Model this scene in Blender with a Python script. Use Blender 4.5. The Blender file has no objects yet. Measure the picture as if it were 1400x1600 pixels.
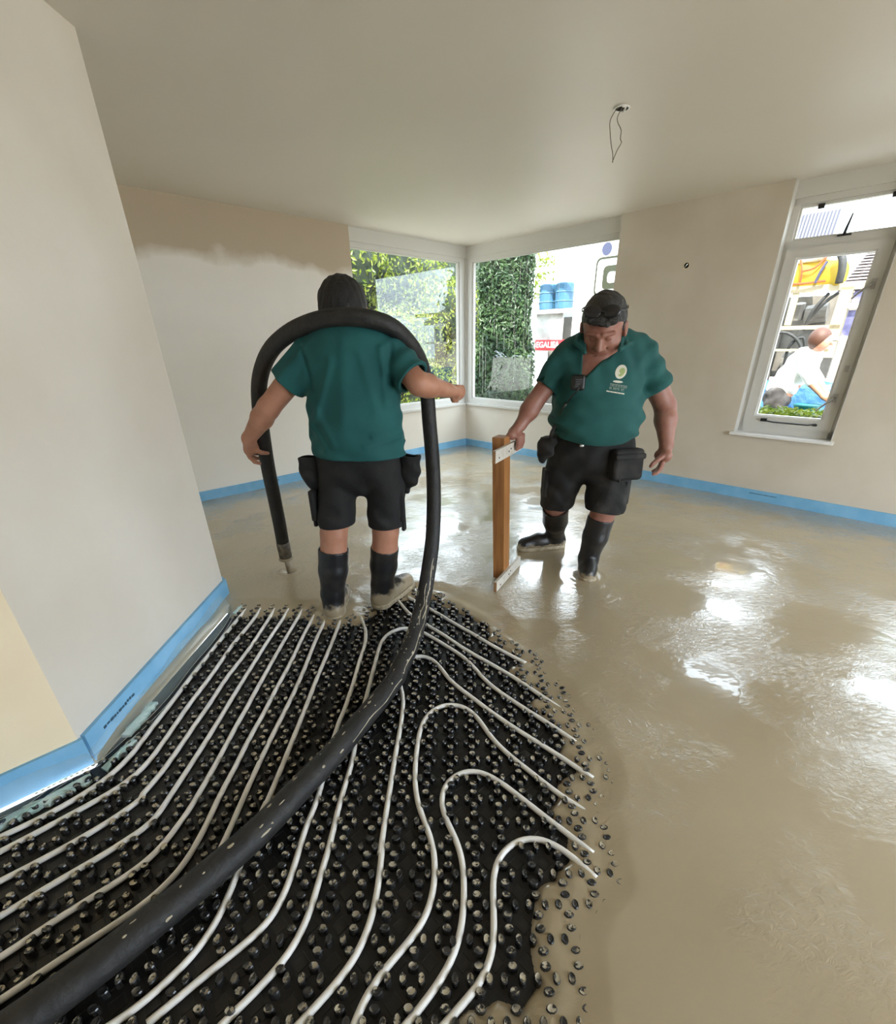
import bpy, bmesh, math, random
import numpy as np
from mathutils import Vector, Matrix
from mathutils.bvhtree import BVHTree
random.seed(7); rng = np.random.default_rng(7)
SC = bpy.context.scene
COL = SC.collection
PI = math.pi
# ------------------------------------------------------------------ camera, world, sun, exposure
H = 1.45
cam_d = bpy.data.cameras.new('camera'); cam = bpy.data.objects.new('camera', cam_d); COL.objects.link(cam)
FPX, CX, CY, PITCH_A, AZ, ROLL = 718.88, 712.70, 891.32, .4603, .7948 - PI/4, -.0119
cam_d.sensor_fit = 'HORIZONTAL'; cam_d.sensor_width = 36.0
cam_d.lens = FPX/1400*36.0
cam_d.shift_x = -(CX-700)/1400; cam_d.shift_y = (CY-800)/1400
cam_d.clip_start = .02; cam_d.clip_end = 300
_f = Vector((-math.sin(AZ)*math.cos(PITCH_A), math.cos(AZ)*math.cos(PITCH_A), -math.sin(PITCH_A)))
_r = Vector((math.cos(AZ), math.sin(AZ), 0)); _u = _r.cross(_f)
_r2 = _r*math.cos(ROLL)+_u*math.sin(ROLL); _u2 = -_r*math.sin(ROLL)+_u*math.cos(ROLL)
cam.matrix_world = Matrix(((_r2.x, _u2.x, -_f.x, 0), (_r2.y, _u2.y, -_f.y, 0), (_r2.z, _u2.z, -_f.z, H), (0, 0, 0, 1)))
SC.camera = cam

world = bpy.data.worlds.new('world'); SC.world = world; world.use_nodes = True
bg = world.node_tree.nodes['Background']
bg.inputs[0].default_value = (.77, .88, 1.0, 1); bg.inputs[1].default_value = 4.6
sun_d = bpy.data.lights.new('sun', 'SUN'); sun = bpy.data.objects.new('sun', sun_d); COL.objects.link(sun)
sun_d.energy = 9.0; sun_d.angle = math.radians(.6); sun_d.color = (1.0, .95, .86)
sun.rotation_euler = Vector((.28, .72, -1.0)).to_track_quat('-Z', 'Y').to_euler()
vs = SC.view_settings
vs.view_transform = 'Standard'; vs.look = 'None'; vs.gamma = 1.0; vs.use_curve_mapping = False
vs.exposure = 1.15
SC.cycles.use_denoising = True
SC.cycles.max_bounces = 10; SC.cycles.diffuse_bounces = 6; SC.cycles.glossy_bounces = 5; SC.cycles.transparent_max_bounces = 16; SC.cycles.transmission_bounces = 6
SC.cycles.caustics_reflective = False; SC.cycles.caustics_refractive = False
SC.cycles.sample_clamp_indirect = 6.0

# ------------------------------------------------------------------ measured data (metres)
PIPES = {'a': [(-1.322,2.457),(-1.329,2.353),(-1.331,2.185),(-1.336,2.016),(-1.332,1.876),(-1.334,1.76),(-1.33,1.668),(-1.327,1.594),(-1.328,1.501),(-1.325,1.407),(-1.321,1.329),(-1.328,1.255),(-1.348,1.199),(-1.369,1.154),(-1.412,1.103),(-1.469,1.04),(-1.511,1.005),(-1.546,0.976),(-1.585,0.948)],'b': [(-1.236,2.481),(-1.234,2.255),(-1.247,2.065),(-1.239,1.886),(-1.238,1.729),(-1.241,1.635),(-1.238,1.528),(-1.238,1.5),(-1.232,1.407),(-1.232,1.328),(-1.231,1.255),(-1.255,1.193),(-1.287,1.14),(-1.302,1.131),(-1.358,1.071),(-1.427,1.0),(-1.502,0.927),(-1.536,0.896)],'c': [(-1.147,2.522),(-1.144,2.313),(-1.139,2.039),(-1.147,1.886),(-1.154,1.779),(-1.148,1.625),(-1.148,1.538),(-1.148,1.575),(-1.151,1.483),(-1.148,1.399),(-1.15,1.321),(-1.15,1.235),(-1.159,1.163),(-1.181,1.1),(-1.143,1.159),(-1.164,1.102),(-1.202,1.049),(-1.257,0.985),(-1.309,0.933),(-1.37,0.877),(-1.42,0.836),(-1.453,0.808)],'d': [(-1.061,2.538),(-1.059,2.327),(-1.065,2.102),(-1.064,1.907),(-1.063,1.738),(-1.061,1.615),(-1.059,1.529),(-1.059,1.583),(-1.059,1.491),(-1.056,1.398),(-1.058,1.313),(-1.057,1.229),(-1.062,1.145),(-1.061,1.089),(-1.057,1.075),(-1.065,1.023),(-1.083,0.984),(-1.084,1.013),(-1.117,0.956),(-1.17,0.902),(-1.212,0.864),(-1.27,0.808),(-1.332,0.738),(-1.362,0.71)],'e': [(-0.972,2.46),(-0.974,2.195),(-0.975,1.976),(-0.972,1.777),(-0.969,1.606),(-0.964,1.528),(-0.968,1.574),(-0.967,1.459),(-0.963,1.347),(-0.96,1.247),(-0.961,1.144),(-0.962,1.041),(-0.966,1.059),(-0.971,0.998),(-0.982,0.937),(-1.002,0.889),(-1.034,0.851),(-1.144,0.752),(-1.195,0.693),(-1.243,0.639),(-1.271,0.613)],'f': [(-0.88,2.394),(-0.883,2.153),(-0.875,1.894),(-0.879,1.707),(-0.876,1.528),(-0.877,1.514),(-0.883,1.383),(-0.877,1.253),(-0.881,1.156),(-0.876,1.051),(-0.874,1.058),(-0.873,0.988),(-0.872,0.923),(-0.881,0.867),(-0.901,0.819),(-0.925,0.777),(-0.995,0.71),(-1.064,0.648),(-1.115,0.597),(-1.163,0.55),(-1.189,0.526)],'g': [(-0.799,2.323),(-0.802,2.112),(-0.79,1.893),(-0.785,1.677),(-0.788,1.535),(-0.792,1.382),(-0.792,1.253),(-0.79,1.132),(-0.787,1.046),(-0.786,1.043),(-0.785,0.969),(-0.785,0.901),(-0.787,0.851),(-0.796,0.805),(-0.829,0.75),(-0.88,0.682),(-0.951,0.618),(-1.035,0.552),(-1.111,0.492)],'h': [(-0.715,2.503),(-0.71,2.44),(-0.707,2.192),(-0.704,1.997),(-0.706,1.816),(-0.702,1.64),(-0.7,1.527),(-0.696,1.149),(-0.701,1.046),(-0.702,1.139),(-0.7,1.042),(-0.702,0.955),(-0.698,0.863),(-0.695,0.782),(-0.697,0.741),(-0.699,0.703),(-0.711,0.657),(-0.736,0.621),(-0.765,0.589),(-0.785,0.555),(-0.819,0.521),(-0.839,0.506),(-0.886,0.481)],'i': [(-0.591,2.54),(-0.62,2.464),(-0.61,2.367),(-0.568,2.276),(-0.537,2.19),(-0.519,2.07),(-0.522,1.948),(-0.521,1.836),(-0.517,1.714),(-0.522,1.62),(-0.52,1.525),(-0.531,1.515),(-0.527,1.31),(-0.518,1.09),(-0.532,1.021),(-0.528,0.95),(-0.527,0.875),(-0.527,0.81),(-0.535,0.762),(-0.542,0.726),(-0.548,0.723),(-0.577,0.686),(-0.621,0.648),(-0.662,0.612),(-0.689,0.58),(-0.718,0.555),(-0.735,0.537),(-0.757,0.509),(-0.78,0.491)],'j': [(-0.598,0.487),(-0.579,0.509),(-0.538,0.555),(-0.503,0.591),(-0.474,0.63),(-0.456,0.667),(-0.445,0.716),(-0.437,0.769),(-0.437,0.814),(-0.439,0.866),(-0.431,0.93),(-0.435,1.037),(-0.434,1.168),(-0.426,1.266),(-0.437,1.395),(-0.44,1.55),(-0.438,1.675),(-0.438,1.793),(-0.439,1.879),(-0.438,2.007),(-0.435,2.108),(-0.402,2.174),(-0.345,2.223),(-0.274,2.222),(-0.191,2.158),(-0.119,2.085),(-0.05,2.015),(0.008,1.954),(0.056,1.885),(0.101,1.788),(0.137,1.728),(0.179,1.679),(0.298,1.55),(0.361,1.492),(0.41,1.437),(0.456,1.385),(0.483,1.356)],'k': [(-0.405,0.496),(-0.381,0.522),(-0.343,0.562),(-0.303,0.608),(-0.273,0.661),(-0.26,0.724),(-0.253,0.799),(-0.257,0.89),(-0.262,0.991),(-0.264,0.88),(-0.263,0.973),(-0.265,1.061),(-0.263,1.167),(-0.263,1.297),(-0.258,1.459),(-0.26,1.521),(-0.261,1.583),(-0.265,1.655),(-0.288,1.717),(-0.313,1.792),(-0.306,1.878),(-0.277,1.94),(-0.229,1.963),(-0.179,1.956),(-0.126,1.909),(-0.089,1.832),(-0.053,1.759),(0.006,1.69),(0.08,1.607),(0.128,1.551),(0.216,1.461),(0.298,1.385),(0.375,1.315),(0.473,1.217),(0.508,1.183)],'l': [(-0.269,0.485),(-0.263,0.506),(-0.256,0.541),(-0.231,0.585),(-0.192,0.631),(-0.144,0.676),(-0.105,0.724),(-0.086,0.787),(-0.083,0.862),(-0.089,0.931),(-0.089,0.922),(-0.106,0.98),(-0.132,1.036),(-0.16,1.103),(-0.176,1.195),(-0.18,1.297),(-0.177,1.421),(-0.164,1.509),(-0.119,1.576),(-0.051,1.604),(0.009,1.589),(0.057,1.547),(0.092,1.469),(0.125,1.396),(0.173,1.327),(0.278,1.212),(0.373,1.11),(0.457,1.046),(0.494,1.017)],'m': [(-0.162,0.481),(-0.128,0.512),(-0.073,0.571),(-0.04,0.612),(-0.012,0.666),(0.001,0.718),(0.005,0.787),(0.006,0.869),(-0.004,0.929),(-0.034,0.996),(-0.065,1.052),(-0.082,1.112),(-0.068,1.175),(-0.028,1.224),(0.031,1.243),(0.081,1.233),(0.136,1.194),(0.203,1.128),(0.271,1.059),(0.347,0.987),(0.408,0.927),(0.433,0.903)],'n': [(-0.079,0.477),(-0.043,0.506),(-0.006,0.541),(0.044,0.58),(0.075,0.626),(0.088,0.681),(0.089,0.74),(0.09,0.805),(0.095,0.875),(0.115,0.914),(0.161,0.957),(0.222,0.98),(0.271,0.972),(0.322,0.935),(0.389,0.866),(0.409,0.84)],'q': [(-0.337,2.58),(-0.255,2.492),(-0.165,2.409),(-0.054,2.284),(0.122,2.101),(0.073,2.151),(0.194,2.02),(0.306,1.913),(0.343,1.879)],'r': [(-0.415,2.571),(-0.355,2.46),(-0.313,2.379),(-0.267,2.324),(-0.18,2.235),(-0.09,2.144),(-0.014,2.052),(0.093,1.942),(0.061,1.973),(0.182,1.858),(0.274,1.763),(0.364,1.656),(0.452,1.558)]}
EDGE = [(-1.383,2.352),(-1.302,2.337),(-1.242,2.351),(-1.138,2.342),(-1.037,2.334),(-0.973,2.34),(-0.913,2.304),(-0.844,2.228),(-0.789,2.228),(-0.72,2.214),(-0.671,2.24),(-0.597,2.268),(-0.551,2.306),(-0.515,2.388),(-0.487,2.437),(-0.428,2.501),(-0.398,2.538),(-0.33,2.561),(-0.252,2.585),(-0.156,2.55),(-0.133,2.494),(-0.052,2.439),(0.045,2.344),(0.118,2.271),(0.145,2.21),(0.159,2.158),(0.147,2.115),(0.23,2.013),(0.294,1.93),(0.306,1.908),(0.259,1.872),(0.243,1.842),(0.274,1.759),(0.332,1.699),(0.364,1.651),(0.321,1.625),(0.31,1.588),(0.336,1.556),(0.363,1.505),(0.401,1.45),(0.417,1.418),(0.392,1.331),(0.424,1.277),(0.432,1.235),(0.385,1.207),(0.353,1.168),(0.345,1.123),(0.316,1.096),(0.294,1.062),(0.313,1.037),(0.336,1.006),(0.354,0.982),(0.334,0.923),(0.341,0.895),(0.297,0.875),(0.283,0.842),(0.256,0.836),(0.232,0.817),(0.223,0.795),(0.203,0.754),(0.187,0.725),(0.181,0.657),(0.182,0.61),(0.185,0.586),(0.164,0.56),(0.139,0.529),(0.12,0.551),(0.082,0.564),(0.048,0.547),(0.005,0.542),(-0.025,0.508),(-0.051,0.463)]
FILM = [(-1.419,2.501),(-1.383,2.279),(-1.373,2.086),(-1.377,1.89),(-1.369,1.688),(-1.381,1.527),(-1.409,1.402),(-1.432,1.31),(-1.475,1.255),(-1.523,1.2),(-1.554,1.123),(-1.577,1.08),(-1.616,1.053),(-1.653,1.02)]
NUB0 = (-0.0877,0.7643)
PITCH = 0.0866
HOSE = [(-1.217,2.92,0.109),(-1.215,2.91,0.206),(-1.2,2.88,0.372),(-1.181,2.83,0.586),(-1.162,2.78,0.801),(-1.127,2.72,1.053),(-1.085,2.67,1.227),(-1.024,2.62,1.341),(-0.935,2.56,1.431),(-0.824,2.5,1.494),(-0.71,2.45,1.533),(-0.601,2.415,1.554),(-0.5,2.4,1.559),(-0.4,2.41,1.549),(-0.313,2.45,1.518),(-0.24,2.53,1.446),(-0.193,2.61,1.347),(-0.172,2.66,1.212),(-0.164,2.66,1.052),(-0.151,2.62,0.848),(-0.147,2.55,0.644),(-0.157,2.47,0.439),(-0.184,2.37,0.261),(-0.215,2.25,0.119),(-0.237,1.99,0.1),(-0.275,1.82,0.066),(-0.32,1.662,0.056),(-0.375,1.527,0.05),(-0.438,1.383,0.047),(-0.5,1.246,0.047),(-0.572,1.112,0.047),(-0.655,0.957,0.047),(-0.741,0.832,0.047),(-0.829,0.719,0.047),(-0.902,0.627,0.047),(-0.974,0.548,0.047),(-1.041,0.48,0.047),(-1.101,0.42,0.047)]

S2 = math.sqrt(2)
EX = Vector((1/S2, 1/S2, 0)); EY = Vector((-1/S2, 1/S2, 0))      # the room's two wall directions
def rw(X, Y, z=0.0): return Vector(((X-Y)/S2, (X+Y)/S2, z))      # room -> world
XR, YL, XB, YB, HC = 5.241, 5.139, 5.326, 5.173, 2.594
BX0, BY0 = 3.471, 2.891                                          # where the corner bay starts on each wall

# ------------------------------------------------------------------ helpers
def tag(o, label=None, cat=None, group=None, kind=None):
    if label: o['label'] = label
    if cat: o['category'] = cat
    if group: o['group'] = group
    if kind: o['kind'] = kind
    return o
def empty(name, loc, label=None, cat=None, group=None, kind=None):
    o = bpy.data.objects.new(name, None); COL.objects.link(o); o.location = loc; o.empty_display_size = .1
    return tag(o, label, cat, group, kind)
def link(name, me, m=None, parent=None, kind=None, smooth=None):
    o = bpy.data.objects.new(name, me); COL.objects.link(o)
    if m is not None and not me.materials: me.materials.append(m)
    if parent is not None:
        o.parent = parent; o.matrix_parent_inverse = Matrix.Translation(parent_loc(parent)).inverted()
    if kind: o['kind'] = kind
    if smooth is not None: me.polygons.foreach_set('use_smooth', [bool(smooth)]*len(me.polygons))
    return o
def parent_loc(p):
    v = Vector(p.location)
    return v
class MB:
    """collects boxes, tubes, lathes as plain vertices and faces"""
    def __init__(s): s.v = []; s.f = []
    def add(s, vs_, fs):
        n = len(s.v); s.v += [tuple(v) for v in vs_]; s.f += [tuple(i+n for i in f) for f in fs]; return s
    def hexa(s, p):  # p: 8 corners, bottom 4 ccw then top 4
        return s.add(p, [(3,2,1,0),(4,5,6,7),(0,1,5,4),(1,2,6,5),(2,3,7,6),(3,0,4,7)])
    def box(s, c, h, rz=0.0):
        ca, sa = math.cos(rz), math.sin(rz); pts = []
        for z in (-h[2], h[2]):
            for x, y in ((-h[0],-h[1]),(h[0],-h[1]),(h[0],h[1]),(-h[0],h[1])):
                pts.append((c[0]+x*ca-y*sa, c[1]+x*sa+y*ca, c[2]+z))
        return s.hexa(pts)
    def bbox(s, c, h, rz=0.0, b=.004):   # box with chamfered vertical and top edges
        ca, sa = math.cos(rz), math.sin(rz)
        def ring(hx, hy, z, k):
            return [(c[0]+x*ca-y*sa, c[1]+x*sa+y*ca, c[2]+z) for x, y in ((-hx+k,-hy),(hx-k,-hy),(hx,-hy+k),(hx,hy-k),(hx-k,hy),(-hx+k,hy),(-hx,hy-k),(-hx,-hy+k))]
        rings = [ring(h[0]-b,h[1]-b,-h[2],b), ring(h[0],h[1],-h[2]+b,b), ring(h[0],h[1],h[2]-b,b), ring(h[0]-b,h[1]-b,h[2],b)]
        vs_ = sum(rings, []); fs = [tuple(range(7,-1,-1)), tuple(range(24,32))]
        for r in range(3):
            for i in range(8): fs.append((r*8+i, r*8+(i+1)%8, r*8+8+(i+1)%8, r*8+8+i))
        return s.add(vs_, fs)
    def rbox(s, x0, x1, y0, y1, z0, z1):  # box in room coordinates
        P = [rw(x0,y0,z0), rw(x1,y0,z0), rw(x1,y1,z0), rw(x0,y1,z0), rw(x0,y0,z1), rw(x1,y0,z1), rw(x1,y1,z1), rw(x0,y1,z1)]
        return s.hexa(P)
    def tube(s, pts, r, n=10, cap=True):
        pts = [Vector(p) for p in pts]; N = len(pts); rr = r if hasattr(r, '__len__') else [r]*N
        up = None; vs_ = []; fs = []
        for i, p in enumerate(pts):
            t = (pts[min(i+1,N-1)]-pts[max(i-1,0)]).normalized()
            if up is None:
                a = Vector((0,0,1)) if abs(t.z) < .9 else Vector((1,0,0)); up = (a - t*a.dot(t)).normalized()
            else: up = (up - t*up.dot(t)).normalized()
            sd = t.cross(up)
            for k in range(n):
                th = 2*PI*k/n; vs_.append(p + (up*math.cos(th)+sd*math.sin(th))*rr[i])
        for i in range(N-1):
            for k in range(n): fs.append((i*n+k, i*n+(k+1)%n, (i+1)*n+(k+1)%n, (i+1)*n+k))
        if cap: fs += [tuple(range(n-1,-1,-1)), tuple(range((N-1)*n, N*n))]
        return s.add(vs_, fs)
    def prism(s, poly, z0, z1):
        n = len(poly); vs_ = [(p[0],p[1],z0) for p in poly]+[(p[0],p[1],z1) for p in poly]
        return s.add(vs_, [tuple(range(n-1,-1,-1)), tuple(range(n,2*n))]+[(i,(i+1)%n,n+(i+1)%n,n+i) for i in range(n)])
    def build(s, name, m, parent=None, kind=None, smooth=False):
        me = bpy.data.meshes.new(name); me.from_pydata(s.v, [], s.f); me.update()
        return link(name, me, m, parent, kind, smooth)
def spline(pts, step):
    """Catmull-Rom through points, resampled at about `step`"""
    P = np.array(pts, float); P = np.vstack([2*P[0]-P[1], P, 2*P[-1]-P[-2]]); out = []
    for i in range(1, len(P)-2):
        p0, p1, p2, p3 = P[i-1:i+3]; n = max(1, int(np.linalg.norm(p2-p1)/step+.5))
        for k in range(n):
            t = k/n; out.append(.5*((2*p1)+(-p0+p2)*t+(2*p0-5*p1+4*p2-p3)*t*t+(-p0+3*p1-3*p2+p3)*t**3))
    out.append(P[-2]); return np.array(out)

# ------------------------------------------------------------------ materials
def mat(name, col, rough=.6, metal=0.0, noise=None, bump=None, spec=None, coat=None):
    """noise=(scale, colour2, lo, hi[, detail]) mottles the colour; bump=(scale, strength[, stretch])"""
    m = bpy.data.materials.new(name); m.use_nodes = True; nt = m.node_tree; b = nt.nodes['Principled BSDF']
    b.inputs['Base Color'].default_value = (*col, 1); b.inputs['Roughness'].default_value = rough; b.inputs['Metallic'].default_value = metal
    if spec is not None: b.inputs['Specular IOR Level'].default_value = spec
    if coat: b.inputs['Coat Weight'].default_value = coat[0]; b.inputs['Coat Roughness'].default_value = coat[1]
    tc = nt.nodes.new('ShaderNodeNewGeometry')
    if noise:
        n = nt.nodes.new('ShaderNodeTexNoise'); n.inputs['Scale'].default_value = noise[0]; n.inputs['Detail'].default_value = noise[4] if len(noise) > 4 else 5
        nt.links.new(tc.outputs['Position'], n.inputs['Vector'])
        r = nt.nodes.new('ShaderNodeValToRGB'); r.color_ramp.elements[0].position = noise[2]; r.color_ramp.elements[1].position = noise[3]
        r.color_ramp.elements[0].color = (*col, 1); r.color_ramp.elements[1].color = (*noise[1], 1)
        nt.links.new(n.outputs['Fac'], r.inputs['Fac']); nt.links.new(r.outputs['Color'], b.inputs['Base Color'])
    if bump:
        n = nt.nodes.new('ShaderNodeTexNoise'); n.inputs['Scale'].default_value = bump[0]; n.inputs['Detail'].default_value = 6
        src = tc.outputs['Position']
        if len(bump) > 2:
            mp = nt.nodes.new('ShaderNodeMapping'); mp.inputs['Scale'].default_value = bump[2]; nt.links.new(src, mp.inputs['Vector']); src = mp.outputs['Vector']
        nt.links.new(src, n.inputs['Vector'])
        bp = nt.nodes.new('ShaderNodeBump'); bp.inputs['Strength'].default_value = bump[1]; bp.inputs['Distance'].default_value = .02
        nt.links.new(n.outputs['Fac'], bp.inputs['Height']); nt.links.new(bp.outputs['Normal'], b.inputs['Normal'])
    return m
def nodes(m): return m.node_tree, m.node_tree.nodes['Principled BSDF']
M = {}
M['plaster'] = mat('plaster', (.66,.605,.52), .85, noise=(1.3,(.72,.675,.60),.35,.65,8), bump=(60,.05))
M['ceiling'] = mat('ceiling_plaster', (.69,.645,.57), .45, noise=(.8,(.72,.68,.61),.3,.7,6), bump=(9,.04))
M['plaster_r'] = mat('bare_plaster', (.57,.505,.41), .9, noise=(1.6,(.64,.58,.49),.35,.65,8), bump=(60,.05))
def tide(m):   # browner, unprimed plaster above an irregular tide line
    nt, b = nodes(m); L = nt.links.new; g = nt.nodes.new('ShaderNodeNewGeometry'); s_ = nt.nodes.new('ShaderNodeSeparateXYZ'); L(g.outputs['Position'], s_.inputs[0])
    n = nt.nodes.new('ShaderNodeTexNoise'); n.inputs['Scale'].default_value = 1.7; n.inputs['Detail'].default_value = 7; L(g.outputs['Position'], n.inputs['Vector'])
    a = nt.nodes.new('ShaderNodeMath'); a.operation = 'MULTIPLY_ADD'; L(n.outputs['Fac'], a.inputs[0]); a.inputs[1].default_value = .55; L(s_.outputs['Z'], a.inputs[2])
    r = nt.nodes.new('ShaderNodeMapRange'); r.inputs[1].default_value = 2.37; r.inputs[2].default_value = 2.50; L(a.outputs[0], r.inputs[0])
    src = b.inputs['Base Color'].links[0].from_socket; mx = nt.nodes.new('ShaderNodeMix'); mx.data_type = 'RGBA'; L(r.outputs[0], mx.inputs['Factor']); L(src, mx.inputs['A']); mx.inputs['B'].default_value = (.50,.415,.31,1); L(mx.outputs['Result'], b.inputs['Base Color']); return m
def nodes(m): return m.node_tree, m.node_tree.nodes['Principled BSDF']
M['plaster_l'] = tide(mat('two_tone_plaster', (.79,.755,.695), .88, noise=(1.3,(.83,.80,.745),.35,.65,8), bump=(60,.05)))
M['cream'] = mat('cream_plaster', (.82,.69,.48), .8, noise=(2,(.86,.74,.53),.4,.6), bump=(80,.04))  # warmed with the light falling on the near-left return; box rim shares it
M['white_paint'] = mat('white_paint', (.62,.605,.565), .35)
M['foam'] = mat('blue_foam', (.17,.42,.66), .55, noise=(7,(.23,.49,.72),.35,.65), bump=(160,.15))
M['print'] = mat('dark_print', (.02,.07,.12), .6)
M['pale_foam'] = mat('pale_foam_scrap', (.42,.60,.58), .5, noise=(20,(.60,.74,.72),.4,.6), bump=(40,.6))
M['mat'] = mat('black_mat', (.006,.006,.006), .5, noise=(14,(.014,.013,.011),.5,.8,8))
M['pipe'] = mat('white_pipe', (.84,.83,.80), .36, noise=(9,(.50,.45,.35),.62,.82,9))
M['hose'] = mat('hose_rubber', (.011,.0105,.010), .62, noise=(16,(.026,.024,.021),.45,.78,9), bump=(45,.25))
M['slurry'] = mat('dried_slurry', (.36,.31,.22), .8, noise=(60,(.45,.40,.30),.4,.6))
M['coupling'] = mat('coupling_metal', (.12,.11,.10), .5, .4, noise=(30,(.25,.22,.17),.45,.65))
M['shirt'] = mat('teal_cotton', (.004,.072,.074), .85, noise=(5,(.006,.088,.088),.4,.6), bump=(500,.15))
M['shirt_b'] = mat('teal_polo', (.006,.070,.066), .85, noise=(5,(.009,.086,.080),.4,.6), bump=(420,.2))
M['shorts'] = mat('black_workwear', (.0035,.0035,.0035), .8, noise=(11,(.007,.0068,.0065),.45,.75,8), bump=(240,.25))
M['shorts_b'] = mat('dusty_workwear', (.004,.0038,.0034), .8, noise=(9,(.040,.036,.030),.48,.85,9), bump=(240,.3))
M['skin_a'] = mat('skin_fair', (.43,.205,.13), .5, noise=(14,(.38,.165,.10),.45,.7), bump=(120,.06))
M['skin_b'] = mat('skin_ruddy', (.30,.14,.10), .48, noise=(16,(.25,.095,.066),.42,.7), bump=(110,.08))
M['hair_a'] = mat('black_hair', (.0035,.003,.003), .6, bump=(160,.5,(1,1,.25)))
M['hair_b'] = mat('dark_hair', (.012,.011,.010), .45, noise=(90,(.05,.047,.042),.5,.75), bump=(150,.6,(.3,1,1)))
M['rubber'] = mat('boot_rubber', (.010,.010,.011), .38, noise=(18,(.024,.023,.021),.5,.75,8), bump=(30,.1))
M['black'] = mat('black_plastic', (.010,.010,.010), .4)
M['lens'] = mat('dark_lens', (.012,.012,.013), .22)
M['steel'] = mat('steel', (.45,.44,.42), .3, .9)
M['white'] = mat('white_enamel', (.80,.80,.79), .4)
M['logo_white'] = mat('logo_white', (.62,.60,.50), .7)
M['logo_text'] = mat('logo_text', (.24,.30,.26), .8)
M['logo_green'] = mat('logo_green', (.34,.40,.16), .7)
M['wire'] = mat('wire', (.14,.11,.07), .5)
M['hole'] = mat('hole_dark', (.01,.009,.008), .9)
# wood with grain along the post
def wood(name, c1, c2):
    m = mat(name, c1, .5); nt, b = nodes(m); g = nt.nodes.new('ShaderNodeNewGeometry'); mp = nt.nodes.new('ShaderNodeMapping'); mp.inputs['Scale'].default_value = (60,60,4)
    n = nt.nodes.new('ShaderNodeTexNoise'); n.inputs['Scale'].default_value = 1; n.inputs['Detail'].default_value = 7
    r = nt.nodes.new('ShaderNodeValToRGB'); r.color_ramp.elements[0].color = (*c1,1); r.color_ramp.elements[1].color = (*c2,1); r.color_ramp.elements[0].position = .35; r.color_ramp.elements[1].position = .65
    nt.links.new(g.outputs['Position'], mp.inputs['Vector']); nt.links.new(mp.outputs['Vector'], n.inputs['Vector']); nt.links.new(n.outputs['Fac'], r.inputs['Fac']); nt.links.new(r.outputs['Color'], b.inputs['Base Color'])
    return m
M['wood'] = wood('oiled_wood', (.40,.18,.055), (.28,.115,.035))
M['wood_end'] = wood('end_grain', (.26,.13,.05), (.36,.2,.09))
M['board'] = mat('white_board', (.60,.57,.50), .5, noise=(30,(.45,.40,.32),.5,.8))
# wet screed: glossy slurry with wind-like ripples
def screed():
    m = mat('wet_screed', (.375,.31,.205), .2, spec=.5, coat=(1.0,.03)); nt, b = nodes(m); L = nt.links.new
    g = nt.nodes.new('ShaderNodeNewGeometry')
    n = nt.nodes.new('ShaderNodeTexNoise'); n.inputs['Scale'].default_value = .8; n.inputs['Detail'].default_value = 6; L(g.outputs['Position'], n.inputs['Vector'])
    r = nt.nodes.new('ShaderNodeValToRGB'); r.color_ramp.elements[0].position = .3; r.color_ramp.elements[1].position = .7
    r.color_ramp.elements[0].color = (.335,.272,.175,1); r.color_ramp.elements[1].color = (.405,.338,.228,1); L(n.outputs['Fac'], r.inputs['Fac']); L(r.outputs['Color'], b.inputs['Base Color'])
    n2 = nt.nodes.new('ShaderNodeTexNoise'); n2.inputs['Scale'].default_value = 2.2; n2.inputs['Detail'].default_value = 8; L(g.outputs['Position'], n2.inputs['Vector'])
    mr = nt.nodes.new('ShaderNodeMapRange'); mr.inputs[1].default_value = .3; mr.inputs[2].default_value = .7; mr.inputs[3].default_value = .11; mr.inputs[4].default_value = .26
    L(n2.outputs['Fac'], mr.inputs[0]); L(mr.outputs[0], b.inputs['Roughness'])
    mp = nt.nodes.new('ShaderNodeMapping'); mp.inputs['Scale'].default_value = (1.0,1.6,1.0); L(g.outputs['Position'], mp.inputs['Vector'])
    a = nt.nodes.new('ShaderNodeTexNoise'); a.inputs['Scale'].default_value = 26; a.inputs['Detail'].default_value = 5; a.inputs['Roughness'].default_value = .62; a.inputs['Distortion'].default_value = 1.2; L(mp.outputs['Vector'], a.inputs['Vector'])
    c = nt.nodes.new('ShaderNodeTexNoise'); c.inputs['Scale'].default_value = 4.5; c.inputs['Detail'].default_value = 3; L(mp.outputs['Vector'], c.inputs['Vector'])
    mask = nt.nodes.new('ShaderNodeMapRange'); mask.inputs[1].default_value = .42; mask.inputs[2].default_value = .62; L(n2.outputs['Fac'], mask.inputs[0])
    mul = nt.nodes.new('ShaderNodeMath'); mul.operation = 'MULTIPLY'; L(a.outputs['Fac'], mul.inputs[0]); L(mask.outputs[0], mul.inputs[1])
    b1 = nt.nodes.new('ShaderNodeBump'); b1.inputs['Strength'].default_value = .33; b1.inputs['Distance'].default_value = .012; L(mul.outputs[0], b1.inputs['Height'])
    b2 = nt.nodes.new('ShaderNodeBump'); b2.inputs['Strength'].default_value = .055; b2.inputs['Distance'].default_value = .03; L(c.outputs['Fac'], b2.inputs['Height']); L(b1.outputs['Normal'], b2.inputs['Normal'])
    L(b2.outputs['Normal'], b.inputs['Normal']); L(b2.outputs['Normal'], b.inputs['Coat Normal'])
    return m
M['screed'] = screed()
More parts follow.
